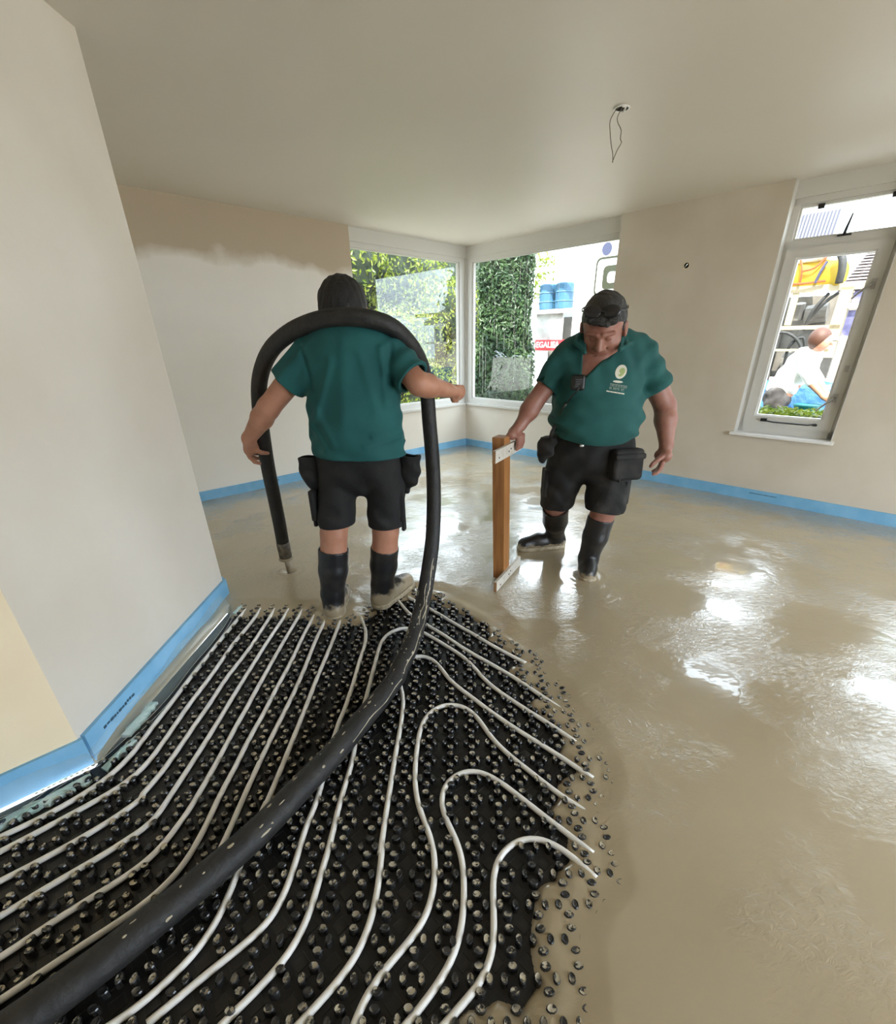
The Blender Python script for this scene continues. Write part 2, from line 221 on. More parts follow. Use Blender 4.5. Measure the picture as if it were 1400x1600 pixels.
# nubs: black plastic, tops spotted with dried slurry and painted wet glints
def nubmat():
    m = mat('nub_plastic', (.016,.016,.016), .24); nt, b = nodes(m); L = nt.links.new
    g = nt.nodes.new('ShaderNodeNewGeometry')
    def nz(s, d, lo, hi):
        n = nt.nodes.new('ShaderNodeTexNoise'); n.inputs['Scale'].default_value = s; n.inputs['Detail'].default_value = d; L(g.outputs['Position'], n.inputs['Vector'])
        r = nt.nodes.new('ShaderNodeMapRange'); r.inputs[1].default_value = lo; r.inputs[2].default_value = hi; L(n.outputs['Fac'], r.inputs[0]); return r.outputs[0]
    spots, area, each = nz(95, 3, .44, .52), nz(2.2, 2, .25, .5), nz(17, 0, .38, .5)
    sx = nt.nodes.new('ShaderNodeSeparateXYZ'); L(g.outputs['Normal'], sx.inputs[0])
    top = nt.nodes.new('ShaderNodeMapRange'); top.inputs[1].default_value = .75; top.inputs[2].default_value = .9; L(sx.outputs['Z'], top.inputs[0])
    def mulm(a, c):
        k = nt.nodes.new('ShaderNodeMath'); k.operation = 'MULTIPLY'; L(a, k.inputs[0]); L(c, k.inputs[1]); return k.outputs[0]
    fac = mulm(mulm(spots, top.outputs[0]), mulm(area, each))
    mx = nt.nodes.new('ShaderNodeMix'); mx.data_type = 'RGBA'; mx.inputs['A'].default_value = (.024,.024,.024,1); mx.inputs['B'].default_value = (.46,.41,.31,1)
    L(fac, mx.inputs['Factor']); L(mx.outputs['Result'], b.inputs['Base Color'])
    return m
M['nub'] = nubmat()
def glassmat(name, tint=(.97,.985,.975), refl=1.0):
    m = bpy.data.materials.new(name); m.use_nodes = True; nt = m.node_tree; nt.nodes.clear(); L = nt.links.new
    o = nt.nodes.new('ShaderNodeOutputMaterial'); t = nt.nodes.new('ShaderNodeBsdfTransparent'); t.inputs[0].default_value = (*tint,1)
    gl = nt.nodes.new('ShaderNodeBsdfGlossy'); gl.inputs['Roughness'].default_value = .003; fr = nt.nodes.new('ShaderNodeFresnel'); ge = nt.nodes.new('ShaderNodeNewGeometry'); mr = nt.nodes.new('ShaderNodeMapRange'); mr.inputs[3].default_value = 1.5; mr.inputs[4].default_value = 1/1.5; L(ge.outputs['Backfacing'], mr.inputs[0]); L(mr.outputs[0], fr.inputs[0])
    mx = nt.nodes.new('ShaderNodeMixShader'); L(fr.outputs[0], mx.inputs[0]); L(t.outputs[0], mx.inputs[1]); L(gl.outputs[0], mx.inputs[2]); L(mx.outputs[0], o.inputs[0])
    return m
M['glass'] = glassmat('window_glass')
def filmmat():
    m = bpy.data.materials.new('clear_film'); m.use_nodes = True; nt = m.node_tree; L = nt.links.new; b = nt.nodes['Principled BSDF']; o = nt.nodes['Material Output']
    b.inputs['Base Color'].default_value = (.55,.68,.70,1); b.inputs['Roughness'].default_value = .12; b.inputs['Specular IOR Level'].default_value = .55
    t = nt.nodes.new('ShaderNodeBsdfTransparent'); mx = nt.nodes.new('ShaderNodeMixShader'); mx.inputs[0].default_value = .20
    g = nt.nodes.new('ShaderNodeNewGeometry'); n = nt.nodes.new('ShaderNodeTexNoise'); n.inputs['Scale'].default_value = 11; n.inputs['Detail'].default_value = 2; n.inputs['Distortion'].default_value = 1.2
    L(g.outputs['Position'], n.inputs['Vector']); bp = nt.nodes.new('ShaderNodeBump'); bp.inputs['Strength'].default_value = .45; bp.inputs['Distance'].default_value = .02; L(n.outputs['Fac'], bp.inputs['Height']); L(bp.outputs['Normal'], b.inputs['Normal'])
    L(t.outputs[0], mx.inputs[1]); L(b.outputs[0], mx.inputs[2]); L(mx.outputs[0], o.inputs[0]); return m
M['film'] = filmmat()
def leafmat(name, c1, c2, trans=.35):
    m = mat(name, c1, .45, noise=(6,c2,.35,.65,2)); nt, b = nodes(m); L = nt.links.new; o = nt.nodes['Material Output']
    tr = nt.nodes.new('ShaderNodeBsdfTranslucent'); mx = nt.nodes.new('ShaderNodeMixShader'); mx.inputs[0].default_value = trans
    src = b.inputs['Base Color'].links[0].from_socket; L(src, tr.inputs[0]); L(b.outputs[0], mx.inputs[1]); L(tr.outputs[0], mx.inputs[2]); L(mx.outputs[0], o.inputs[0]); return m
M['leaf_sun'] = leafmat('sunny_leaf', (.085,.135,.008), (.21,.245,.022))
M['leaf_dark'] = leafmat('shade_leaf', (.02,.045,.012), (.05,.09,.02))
M['conifer'] = leafmat('conifer_spray', (.018,.045,.016), (.05,.095,.028), .25)
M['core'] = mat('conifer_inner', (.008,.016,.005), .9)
M['bark'] = mat('bark', (.10,.07,.045), .9, bump=(30,.6))
M['ground'] = mat('paving', (.34,.32,.29), .9, noise=(3,(.42,.40,.36),.4,.6))
M['blue_drum'] = mat('blue_drum', (.03,.105,.18), .45)
M['grey_sheet'] = mat('grey_sheet', (.34,.33,.30), .7, noise=(4,(.5,.49,.46),.4,.6))
M['red_sign'] = mat('red_sign', (.70,.03,.04), .5)
M['tan'] = mat('tan_steel', (.30,.24,.145), .6)
M['machine'] = mat('machine_grey', (.11,.098,.085), .5, noise=(6,(.17,.155,.135),.4,.65))
M['hivis'] = mat('hivis_yellow', (.34,.22,.004), .7)
M['orange'] = mat('orange_piping', (.34,.05,.008), .7)
M['olive'] = mat('olive_paint', (.016,.018,.004), .6)
M['lilac'] = mat('lilac_paint', (.030,.033,.070), .5)
M['blue_tarp'] = mat('blue_tarp', (.015,.075,.22), .5, noise=(5,(.03,.12,.28),.4,.65), bump=(14,.8))
M['teal'] = mat('teal_plastic', (.005,.15,.15), .4)
M['slate'] = mat('slate_roof', (.13,.10,.095), .8)
M['brick'] = mat('render_wall', (.55,.48,.42), .9)
M['lavender_roof'] = mat('corrugated_sheet', (.036,.036,.054), .5)
M['purple'] = mat('dark_blue_bag', (.05,.05,.12), .5, noise=(5,(.14,.13,.28),.45,.6))
M['shirt_w'] = mat('white_shirt', (.78,.77,.76), .8)
M['trousers'] = mat('grey_trousers', (.028,.024,.024), .8, noise=(8,(.085,.075,.072),.45,.65))
M['ginger'] = mat('ginger_hair', (.06,.018,.006), .6)

# ------------------------------------------------------------------ the room shell
def struct(name, mb, m, parent=None): return mb.build(name, m, parent, None if parent else 'structure')
W = .32
# plaster walls
b = MB().rbox(-3.3, BX0, YL, YL+W, -.1, HC+.05); struct('wall_left', b, M['plaster_l'])
b = MB().rbox(BX0, XB+W, YB, YB+W, -.1, .602); b.rbox(BX0, XB+W, YB+.03, YB+W, 2.46, HC+.05); struct('wall_left_bay', b, M['plaster'])
b = MB().rbox(XB, XB+W, BY0, YB, -.1, .602); b.rbox(XB+.03, XB+W, BY0, YB+.03, 2.46, HC+.05); struct('wall_right_bay', b, M['plaster'])
W3 = (.613, 1.403); W4 = (-1.15, -.07); ZW = .612
b = MB().rbox(XR, XR+W, W3[1], BY0, -.1, HC+.05)
b.rbox(XR, XR+W, W4[1], W3[0], -.1, HC+.05); b.rbox(XR, XR+W, -3.3, W4[0], -.1, HC+.05)
for w in (W3, W4): b.rbox(XR, XR+W, w[0], w[1], -.1, ZW)
struct('wall_right', b, M['plaster_r'])
# projecting corner wall on the near left
A_, B_ = Vector((-1.475,1.292,0)), Vector((-1.522,2.605,0))
poly = [A_, B_, B_+EY*2.35, B_+EY*2.35-EX*2.0, A_-EX*2.6+EY*.3, A_-EX*2.6]
struct('wall_corner', MB().prism([(p.x,p.y) for p in poly], -.1, HC+.05), M['plaster'])
# the short return; its cream colour holds the warm light from behind
b = MB(); q = A_ - EY*.004; b.prism([(p.x,p.y) for p in (q-EX*2.6, q-EX*.002, q-EX*.002+EY*.004, q-EX*2.6+EY*.004)], -.05, HC); struct('wall_return', b, M['cream'])
# unseen walls behind the camera; back opening shaped to light the room
b = MB(); yb = -3.0
b.rbox(-3.3, .4, yb-W, yb, -.1, HC+.05); b.rbox(4.2, XR+W, yb-W, yb, -.1, HC+.05); b.rbox(.4, 4.2, yb-W, yb, 2.35, HC+.05); b.rbox(.4, 4.2, yb-W, yb, -.1, .02); struct('wall_back', b, M['plaster'])
b = MB(); xb = -3.0
b.rbox(xb-W, xb, -3.3, 2.3, -.1, HC+.05); struct('wall_side', b, M['plaster'])
b = MB().rbox(-3.4, XB+W, -3.4, YB+W, HC, HC+.25); struct('ceiling', b, M['ceiling'])

# ------------------------------------------------------------------ windows
def nofit(o): return o
def fixed_window(name, axis, a0, a1, plane):
    """one pane of the corner bay; axis 'x': the pane runs along room X on the plane Y"""
    root = empty(name, rw(plane if axis == 'y' else a0, a0 if axis == 'y' else plane, .6), kind='structure')
    def bx(mb, s0, s1, d0, d1, z0, z1):
        return mb.rbox(s0, s1, plane+d0, plane+d1, z0, z1) if axis == 'x' else mb.rbox(plane+d0, plane+d1, s0, s1, z0, z1)
    fr = MB(); bx(fr, a0, a1, .015, .085, .628, .69); bx(fr, a0, a1, .015, .085, 2.415, 2.462)
    bx(fr, a0, a0+.02, .015, .085, .69, 2.415); bx(fr, a1-.10, a1, .015, .085, .69, 2.415)
    fr.build('window_frame', M['white_paint'], root)
    bd = MB(); i0, i1 = a0+.02, a1-.10                       # glazing bead, a step inside the frame
    bx(bd, i0, i1, .035, .07, .69, .708); bx(bd, i0, i1, .035, .07, 2.40, 2.415); bx(bd, i0, i0+.012, .035, .07, .708, 2.40); bx(bd, i1-.022, i1, .03, .07, .708, 2.40)
    bd.build('glazing_bead', M['white_paint'], root)
    g = MB(); bx(g, i0, i1, .05, .056, .69, 2.415); g.build('pane', M['glass'], root)
    s = MB(); bx(s, a0, a1+(.0 if axis == 'x' else 0), -.035, .02, .602, .628); s.build('window_sill', M['white_paint'], root)
    h = MB(); bx(h, a0, a1, .0, .03, 2.462, HC); h.build('head_board', M['white_paint'], root)
    return root
fixed_window('window_1', 'x', BX0, XB, YB)
fixed_window('window_2', 'y', BY0, YB-.0, XB)
b = MB().rbox(XB-.005, XB+.10, YB-.005, YB+.10, .602, 2.5); struct('trim_1', b, M['white_paint'])   # corner post of the bay

def casement_window(name, y0, y1, detail=True):
    root = empty(name, rw(XR, y0, ZW), kind='structure')
    X1 = XR+.10
    f = MB()   # outer frame with transom rail
    f.rbox(X1, X1+.09, y0, y0+.055, ZW+.02, 2.475); f.rbox(X1, X1+.09, y1-.055, y1, ZW+.02, 2.475)
    f.rbox(X1, X1+.09, y0, y1, ZW+.02, .70); f.rbox(X1, X1+.09, y0, y1, 2.43, 2.475); f.rbox(X1, X1+.09, y0, y1, 2.115, 2.185)
    f.build('window_frame', M['white_paint'], root)
    hb = MB().rbox(X1-.02, X1+.1, y0, y1, 2.475, HC); hb.build('head_board', M['white_paint'], root)
    rv = MB().rbox(XR, X1, y1-.006, y1, ZW+.02, HC); rv.rbox(XR, X1, y0, y0+.006, ZW+.02, HC); rv.build('reveal_board', M['white_paint'], root)
    s = MB()   # opening sash
    for a, c, e, g in ((y0+.04, y1-.04, .70, .785), (y0+.04, y1-.04, 2.06, 2.125), (y0+.04, y0+.125, .785, 2.06), (y1-.125, y1-.04, .785, 2.06)): s.rbox(X1-.018, X1+.05, a, c, e, g)
    sash = s.build('sash', M['white_paint'], root)
    MB().rbox(X1+.01, X1+.016, y0+.10, y1-.10, .76, 2.08).build('pane', M['glass'], sash)
    bd = MB()
    for a, c, e, g in ((y0+.125, y1-.125, .785, .80), (y0+.125, y1-.125, 2.045, 2.06), (y0+.125, y0+.14, .80, 2.045), (y1-.14, y1-.125, .80, 2.045)): bd.rbox(X1-.004, X1+.03, a, c, e, g)
    bd.build('glazing_bead', M['white'], sash)
    t = MB()
    for a, c, e, g in ((y0+.05, y1-.05, 2.185, 2.20), (y0+.05, y1-.05, 2.41, 2.43), (y0+.05, y0+.07, 2.2, 2.41), (y1-.07, y1-.05, 2.2, 2.41)): t.rbox(X1+.02, X1+.07, a, c, e, g)
    tl = t.build('transom_light', M['white_paint'], root)
    MB().rbox(X1+.04, X1+.046, y0+.05, y1-.05, 2.19, 2.425).build('pane', M['glass'], tl)
    sl = MB().rbox(XR-.045, X1+.01, y0-.02, y1+.02, ZW-.004, ZW+.02); sl.build('window_sill', M['white'], root)
    if not detail: return root
    for z, dz in ((1.83, -.10), (.98, -.11)):       # two levers on the right stile
        h = MB().rbox(X1-.03, X1-.018, y0+.07, y0+.10, z-.035, z+.035); h.tube([rw(X1-.03,y0+.085,z), rw(X1-.06,y0+.09,z-.005), rw(X1-.065,y0+.13,z+dz*.35), rw(X1-.06,y0+.19,z+dz)], [.011,.010,.009,.006], 8)
        h.build('window_handle', M['steel'], root)
    MB().rbox(X1-.03, X1-.016, y0+.06, y0+.085, 1.19, 1.24).build('latch', M['steel'], root)
    st = MB().tube([rw(X1-.03, y1-.21, .752), rw(X1-.035, y1-.3, .742), rw(X1-.035, y0+.22, .742), rw(X1-.028, y0+.16, .755)], .006, 6); st.rbox(X1-.04, X1-.016, y1-.24, y1-.19, .742, .768); st.rbox(X1-.04, X1-.016, y0+.15, y0+.185, .738, .755)
    st.build('casement_stay', M['black'], root)
    for yy in (y1-.20, y0+.13): MB().rbox(X1+.005, X1+.022, yy-.022, yy+.022, 2.385, 2.418).build('hinge', M['black'], root)
    st = MB().tube([rw(X1-.005, y0+.38, 2.18), rw(X1-.02, y0+.375, 2.2), rw(X1-.005, y0+.36, 2.32)], [.010,.012,.006], 6); st.rbox(X1-.02, X1+.0, y0+.33, y0+.42, 2.176, 2.186); st.build('fanlight_stay', M['black'], root)
    return root
mb = MB(); r7 = random.Random(17)     # thin pale strips painting reflected streaks on the right bay pane
for _ in range(22):
    yy = r7.uniform(3.6,5.0); z1 = r7.uniform(1.2,2.35); ln = r7.uniform(.15,.7); mb.rbox(XB+.0485, XB+.0495, yy, yy+r7.uniform(.002,.004), max(z1-ln,.72), z1)
mb.build('reflection_streak', M['white_paint'], bpy.data.objects['window_2'], 'stuff')
casement_window('window_3', *W3); casement_window('window_4', *W4, detail=False)

# ------------------------------------------------------------------ blue edge insulation strips against the walls
FT = .014
def strip_room(x0, x1, y0, y1, top, label, prints=()):
    o = MB().rbox(x0, x1, y0, y1, -.03, top).build('edge_strip', M['foam'])
    tag(o, label, 'foam strip')
    for pr in prints: MB().rbox(*pr).build('printed_line', M['print'], o)
    return o
s = strip_room(-.9, BX0, YL-FT, YL-.001, .097, 'blue foam edge strip along the foot of the left wall behind the bent worker', [(2.03, 2.20, YL-FT-.001, YL-FT, .055, .064)])
strip_room(BX0+.0, XB-FT, YB-FT, YB-.001, .095, 'blue foam edge strip below the left pane of the corner window')
strip_room(XB-FT, XB-.001, BY0, YB-.001, .095, 'blue foam edge strip below the right pane of the corner window')
s = strip_room(XR-FT, XR-.001, -2.9, BY0-.002, .104, 'blue foam edge strip along the foot of the right wall under the casement window', [])
def dashes(n0, n1, f, parent):   # a printed line too small to read: a row of short marks
    mb = MB(); t = n0; r = random.Random(3)
    while t < n1:
        w = r.uniform(.006,.016); f(mb, t, min(t+w, n1), r.uniform(.006,.009)); t += w+r.uniform(.003,.006)
    mb.build('printed_line', M['print'], parent)
dashes(.88, 1.12, lambda mb, a, c, h: mb.rbox(XR-FT-.0012, XR-FT, 1.12-(c-.88), 1.12-(a-.88), .066, .066+h), s)
# the strip on the angled corner wall and on its cream return
def strip_poly(p, q, nrm, top, label):
    p, q = Vector(p), Vector(q); n = Vector(nrm); t = .018
    o = MB().prism([((p+n*.001).x,(p+n*.001).y), ((q+n*.001).x,(q+n*.001).y), ((q+n*t).x,(q+n*t).y), ((p+n*t).x,(p+n*t).y)], -.03, top).build('edge_strip', M['foam'])
    return tag(o, label, 'foam strip')
d = (B_-A_).normalized(); nr = Vector((d.y, -d.x, 0))
s = strip_poly(A_+d*.012-nr*.0, B_+d*.012, nr, .103, 'blue foam edge strip along the angled white corner wall beside the pipes')
mb = MB(); r5 = random.Random(5); t = .10
while t < .30:
    w = r5.uniform(.008,.02); c = A_+d*(t+w/2)+nr*.0188; mb.box((c.x,c.y,.052+r5.uniform(-.002,.002)), (.0006+.0004, w/2, r5.uniform(.004,.0065)), math.atan2(d.y,d.x)-PI/2); t += w+r5.uniform(.003,.006)
mb.build('printed_line', M['print'], s)
strip_poly(A_-EX*2.55, A_+EX*.012, -EY, .100, 'blue foam edge strip below the cream wall at the near left')
strip_poly(B_+EY*.02, B_+EY*.16, EX, .103, 'short blue foam edge strip folded round the far edge of the angled wall')

# ------------------------------------------------------------------ electrics
hp = Vector((.908,3.392,HC))
t = empty('ceiling_wires', (hp.x,hp.y,HC), 'two thin brown wires hanging from a round box in the ceiling', 'wire')
def ring(mb, c, ax, r0, r1, d, n=20):
    ax = Vector(ax); a = Vector((0,0,1)).cross(ax); a = a.normalized() if a.length > .1 else Vector((1,0,0)); bb = ax.cross(a)
    vs_ = []; fs = []
    for rr, dd in ((r0,0),(r0,d),(r1,d),(r1,0)):
        for k in range(n): vs_.append(Vector(c)+ax*dd+(a*math.cos(2*PI*k/n)+bb*math.sin(2*PI*k/n))*rr)
    for i in range(4):
        for k in range(n): fs.append((i*n+k, i*n+(k+1)%n, ((i+1)%4)*n+(k+1)%n, ((i+1)%4)*n+k))
    return mb.add(vs_, fs)
def disc(mb, c, ax, r, n=20):
    ax = Vector(ax); a = Vector((0,0,1)).cross(ax); a = a.normalized() if a.length > .1 else Vector((1,0,0)); bb = ax.cross(a)
    return mb.add([Vector(c)+(a*math.cos(2*PI*k/n)+bb*math.sin(2*PI*k/n))*r for k in range(n)], [tuple(range(n))])
mb = MB(); disc(mb, (hp.x,hp.y,HC-.003), (0,0,-1), .036); mb.build('box_opening', M['hole'], t)
mb = MB(); ring(mb, (hp.x,hp.y,HC-.001), (0,0,-1), .036, .043, .006); mb.build('box_rim', M['white'], t)
mb = MB(); mb.tube([(hp.x-.008,hp.y-.036,HC-.006),(hp.x+.012,hp.y-.034,HC-.006),(hp.x+.02,hp.y+.03,HC-.006)], .006, 6); mb.build('terminal', M['white'], t)
w1 = spline([hp+Vector(o) for o in ((-.02,-.01,-.004),(-.04,-.015,-.02),(-.062,-.02,-.06),(-.058,-.02,-.10),(-.040,-.01,-.16),(-.024,-.005,-.20),(-.018,0,-.235))], .015)
w2 = spline([hp+Vector(o) for o in ((0,-.02,-.004),(-.018,-.025,-.03),(-.028,-.03,-.055),(-.018,-.03,-.078),(.004,-.02,-.10),(.006,-.015,-.135),(.016,-.012,-.15),(-.004,-.01,-.185),(-.024,-.012,-.235))], .015)
MB().tube(w1, .0024, 6).build('wire', M['wire'], t, smooth=True); MB().tube(w2, .0024, 6).build('wire', M['wire'], t, smooth=True)
jb = rw(XR-.002, 2.153, 2.082); t = empty('wall_box', jb, 'small open electrical box in the bare right wall above the second worker', 'electrical box')
mb = MB(); disc(mb, jb-EX*.002, -EX, .024); mb.build('box_opening', M['hole'], t)
mb = MB(); ring(mb, jb, -EX, .024, .029, .004); mb.build('box_rim', M['cream'], t)
mb = MB(); mb.tube([jb-EX*.004+EY*.012-Vector((0,0,.012)), jb-EX*.012, jb-EX*.006-EY*.01+Vector((0,0,.012))], .004, 6); mb.build('wire_end', M['steel'], t)

# ------------------------------------------------------------------ screed, mat, nubs, pipes
mat_poly = [tuple(p) for p in EDGE] + [(-.05,-.2), (-3.0,-.2), (-3.0,-.25), (-2.6,.2), (-1.46,1.31), (-1.45,2.47)]
MPX = np.array(mat_poly)
def inside(P, poly):
    x, y = P[:,0], P[:,1]; c = np.zeros(len(P), bool); n = len(poly)
    for i in range(n):
        x0, y0 = poly[i]; x1, y1 = poly[(i+1)%n]
        if y0 == y1: continue
        k = ((y0 > y) != (y1 > y)) & (x < (x1-x0)*(y-y0)/(y1-y0)+x0); c ^= k
    return c
def edge_dist(P, line):
    d = np.full(len(P), 9.)
    for i in range(len(line)-1):
        a = np.array(line[i]); e = np.array(line[i+1])-a; t = np.clip(((P-a)@e)/(e@e+1e-12), 0, 1); d = np.minimum(d, np.linalg.norm(P-(a+t[:,None]*e), axis=1))
    return d
EL = [tuple(p) for p in EDGE]
def signed(P): # >0 on the screed
    return np.where(inside(P, mat_poly), -1, 1)*edge_dist(P, EL)
def hsh(x, y): return np.sin(x*31.7+y*17.3)*.5+np.sin(x*13.1-y*41.9+1.3)*.5
def screed_z(P):
    d = signed(P) + .008*hsh(P[:,0], P[:,1]); z = np.where(d < .012, -.032+.014*np.clip(d/.012, -1, 1), -.018+.0085*np.clip((d-.012)/.05, 0, 1))
    return np.where(d > .10, -.0095+.0110*np.clip((d-.10)/.09, 0, 1), z)
hx = .0125; X0, X1g, Y0, Y1g = -1.6, 1.0, 0.0, 3.1
nx, ny = int(round((X1g-X0)/hx)), int(round((Y1g-Y0)/hx))
gx, gy = np.meshgrid(X0+hx*np.arange(nx+1), Y0+hx*np.arange(ny+1), indexing='ij')
P = np.c_[gx.ravel(), gy.ravel()]; zz = screed_z(P); sg = signed(P)
zz += np.where(sg > .03, .0012*hsh(P[:,0]*.35, P[:,1]*.35), 0)
idx = np.arange(len(P)).reshape(nx+1, ny+1)
q = np.stack([idx[:-1,:-1], idx[1:,:-1], idx[1:,1:], idx[:-1,1:]], -1).reshape(-1,4)
q = q[(sg[q].max(1) > -.02)]
for (px_, py_, r0, w0, a0, c0) in ((-1.216,2.928,.055,.022,.006,.012),(-.762,2.44,.115,.03,.004,0),(-.44,2.55,.14,.03,.003,0),(.868,2.82,.10,.025,.004,0)):   # little swells round the nozzle and the boots
    rr_ = np.hypot(P[:,0]-px_, P[:,1]-py_); on = np.clip((sg-.03)/.05, 0, 1); zz += on*(a0*np.exp(-((rr_-r0)/w0)**2)+.4*a0*np.exp(-((rr_-r0*1.9)/w0)**2)-c0*np.exp(-(rr_/.03)**2))
verts = np.c_[P, zz]; faces = q
# coarse remainder of the floor
hc = .1; cx_ = np.arange(-7.5, 7.6, hc); nC = len(cx_)
gx, gy = np.meshgrid(cx_, np.arange(-4.6, 7.8, hc), indexing='ij'); Pc = np.c_[gx.ravel(), gy.ravel()]; nYc = gx.shape[1]
idx = np.arange(len(Pc)).reshape(gx.shape); qc = np.stack([idx[:-1,:-1], idx[1:,:-1], idx[1:,1:], idx[:-1,1:]], -1).reshape(-1,4)
ce = Pc[qc].mean(1); Xr = (ce[:,0]+ce[:,1])/S2; Yr = (ce[:,1]-ce[:,0])/S2
okc = (Xr > -3.25) & (Xr < XB+.2) & (Yr > -3.25) & (Yr < YB+.2)
okc &= ~((ce[:,0] > X0) & (ce[:,0] < X1g) & (ce[:,1] > Y0) & (ce[:,1] < Y1g))
okc &= ~((ce[:,0] < X0) & (ce[:,1] < 1.6) & (ce[:,1] > 0))
qc = qc[okc]
me = bpy.data.meshes.new('floor'); V = np.vstack([verts, np.c_[Pc, np.zeros(len(Pc))]]); Fq = np.vstack([faces, qc+len(verts)])
used = np.unique(Fq); rem = np.full(len(V), -1); rem[used] = np.arange(len(used)); V = V[used]; Fq = rem[Fq]
me.from_pydata(V.tolist(), [], Fq.tolist()); me.update()
floor = link('floor', me, M['screed'], kind='structure', smooth=True)

MZ = -.030
mroot = empty('nub_mat', (-.5,1.3,MZ), 'black plastic nub mat for underfloor heating pipes, bare in front of the wet screed', 'heating mat')
mpoly = [(-1.43,2.62), (-.3,2.85), (.62,1.65), (.62,.0), (-2.6,.0), (-2.6,.14), (-1.44,1.27)]
MB().prism(mpoly, MZ-.02, MZ).build('sheet', M['mat'], mroot)
def lens(mbv, c, a, bq, h, rng_):
    """one nub: an eye-shaped stud with a chamfered, faintly dished top"""
    out = [(1.0,.0),(.80,.52),(.36,.88),(-.36,.88),(-.80,.52),(-1.0,.0),(-.80,-.52),(-.36,-.88),(.36,-.88),(.80,-.52)]; n = 10
    rings = [(1.10,0),(1.02,h*.86),(.84,h),(.45,h-.0016)]
    vs_ = []; fs = []
    for s_, z_ in rings:
        for x, y in out: vs_.append((c[0]+x*a*s_, c[1]+y*bq*s_, c[2]+z_))
    for r_ in range(3):
        for i in range(n): fs.append((r_*n+i, r_*n+(i+1)%n, r_*n+n+(i+1)%n, r_*n+n+i))
    fs.append(tuple(range(3*n, 4*n)))
    mbv.add(vs_, fs)
HN = .0255
nubs = []
mp_np = np.array(mpoly)
for i in range(-40, 20):
    for j in range(-12, 34):
        for kind_, ox, oy in (('h',0,0),('v',.5,.5)):
            cx_n, cy_n = NUB0[0]+(i+ox)*PITCH, NUB0[1]+(j+oy)*PITCH
            for s_ in (-1, 1):
                p = (cx_n+s_*PITCH*.225, cy_n) if kind_ == 'h' else (cx_n, cy_n+s_*PITCH*.195)
                nubs.append((p[0], p[1], kind_))
NP = np.array([(a, c) for a, c, k in nubs]); ins = inside(NP, mpoly)
sd = signed(NP)
FL = np.array(FILM); fx = np.interp(NP[:,1], FL[::-1,1], FL[::-1,0])
keep = ins & (sd < .20) & (NP[:,0] > fx+.045) & (NP[:,1] > .38)
# keep the studs off the pipes' paths
def relax(q, it):
    q = q.copy()
    for _ in range(it): q[1:-1] = .5*q[1:-1]+.25*(q[:-2]+q[2:])
    return q
PL = {k: relax(spline([(x,y,0) for x,y in v], .02), 14)[:,:2] for k, v in PIPES.items()}
allp = np.vstack(list(PL.values()))
kk = np.where(keep)[0]; dmin = np.array([np.min(np.hypot(allp[:,0]-NP[i,0], allp[:,1]-NP[i,1])) for i in kk]); 
sel = []
for i, d_ in zip(kk, dmin):     # the pipes are clipped between studs: a stud in the way gives by a few millimetres
    x, y, kd = nubs[i]
    if d_ < .0195:
        q_ = allp[np.argmin(np.hypot(allp[:,0]-x, allp[:,1]-y))]; v_ = np.array([x,y])-q_; L_ = np.hypot(*v_)
        if L_ < .011: continue
        x, y = q_+v_/L_*.0195
    sel.append(((x,y,kd), d_))
sel.sort(key=lambda t_: t_[0][1])          # nearest first
meshes = {}
rest = MB(); cnt = 0
for (x, y, kd), dm in sel:
    a, bq = (PITCH*.118, PITCH*.160) if kd == 'h' else (PITCH*.158, PITCH*.125)
    if cnt < 300:
        if kd not in meshes:
            t_ = MB(); lens(t_, (0,0,0), (bq if kd == 'h' else a), (a if kd == 'h' else bq), HN, rng); me_ = bpy.data.meshes.new('nub'); 
            if kd == 'h': t_.v = [(-v[1], v[0], v[2]) for v in t_.v]
            me_.from_pydata(t_.v, [], t_.f); me_.update(); me_.materials.append(M['nub']); meshes[kd] = me_
        o = bpy.data.objects.new('nub', meshes[kd]); COL.objects.link(o); o.parent = mroot; o.matrix_parent_inverse = Matrix.Translation(mroot.location).inverted(); o.location = (x, y, MZ); cnt += 1
    else:
        t_ = MB()
        if kd == 'h': lens(t_, (0,0,0), bq, a, HN, rng); t_.v = [(-v[1]+x, v[0]+y, v[2]+MZ) for v in t_.v]
        else: lens(t_, (x,y,MZ), a, bq, HN, rng)
        rest.add(t_.v, t_.f)
rest.build('nub_field', M['nub'], mroot, 'stuff')
# raised diamond plates and ribs between the studs
pl = MB(); hs = PITCH/S2*.30
for i in range(-40, 20):
    for j in range(-12, 34):
        for ox, oy in ((.5,0),(0,.5)):
            c_ = np.array([[NUB0[0]+(i+ox)*PITCH, NUB0[1]+(j+oy)*PITCH]])
            if c_[0,1] < .35 or not inside(c_, mpoly)[0] or signed(c_)[0] > .02 or c_[0,0] < np.interp(c_[0,1], FL[::-1,1], FL[::-1,0])+.03: continue
            x, y = c_[0]; v_ = []
            for s_, z_ in ((1.0,MZ),(.96,MZ+.0022),(.86,MZ+.0022),(.82,MZ+.0008)):
                v_ += [(x+hs*S2*s_,y,z_),(x,y+hs*S2*s_,z_),(x-hs*S2*s_,y,z_),(x,y-hs*S2*s_,z_)]
            pl.add(v_, [(r_*4+k, r_*4+(k+1)%4, r_*4+4+(k+1)%4, r_*4+4+k) for r_ in range(3) for k in range(4)]+[(12,13,14,15)])
pl.build('diamond_relief', M['mat'], mroot, 'stuff')
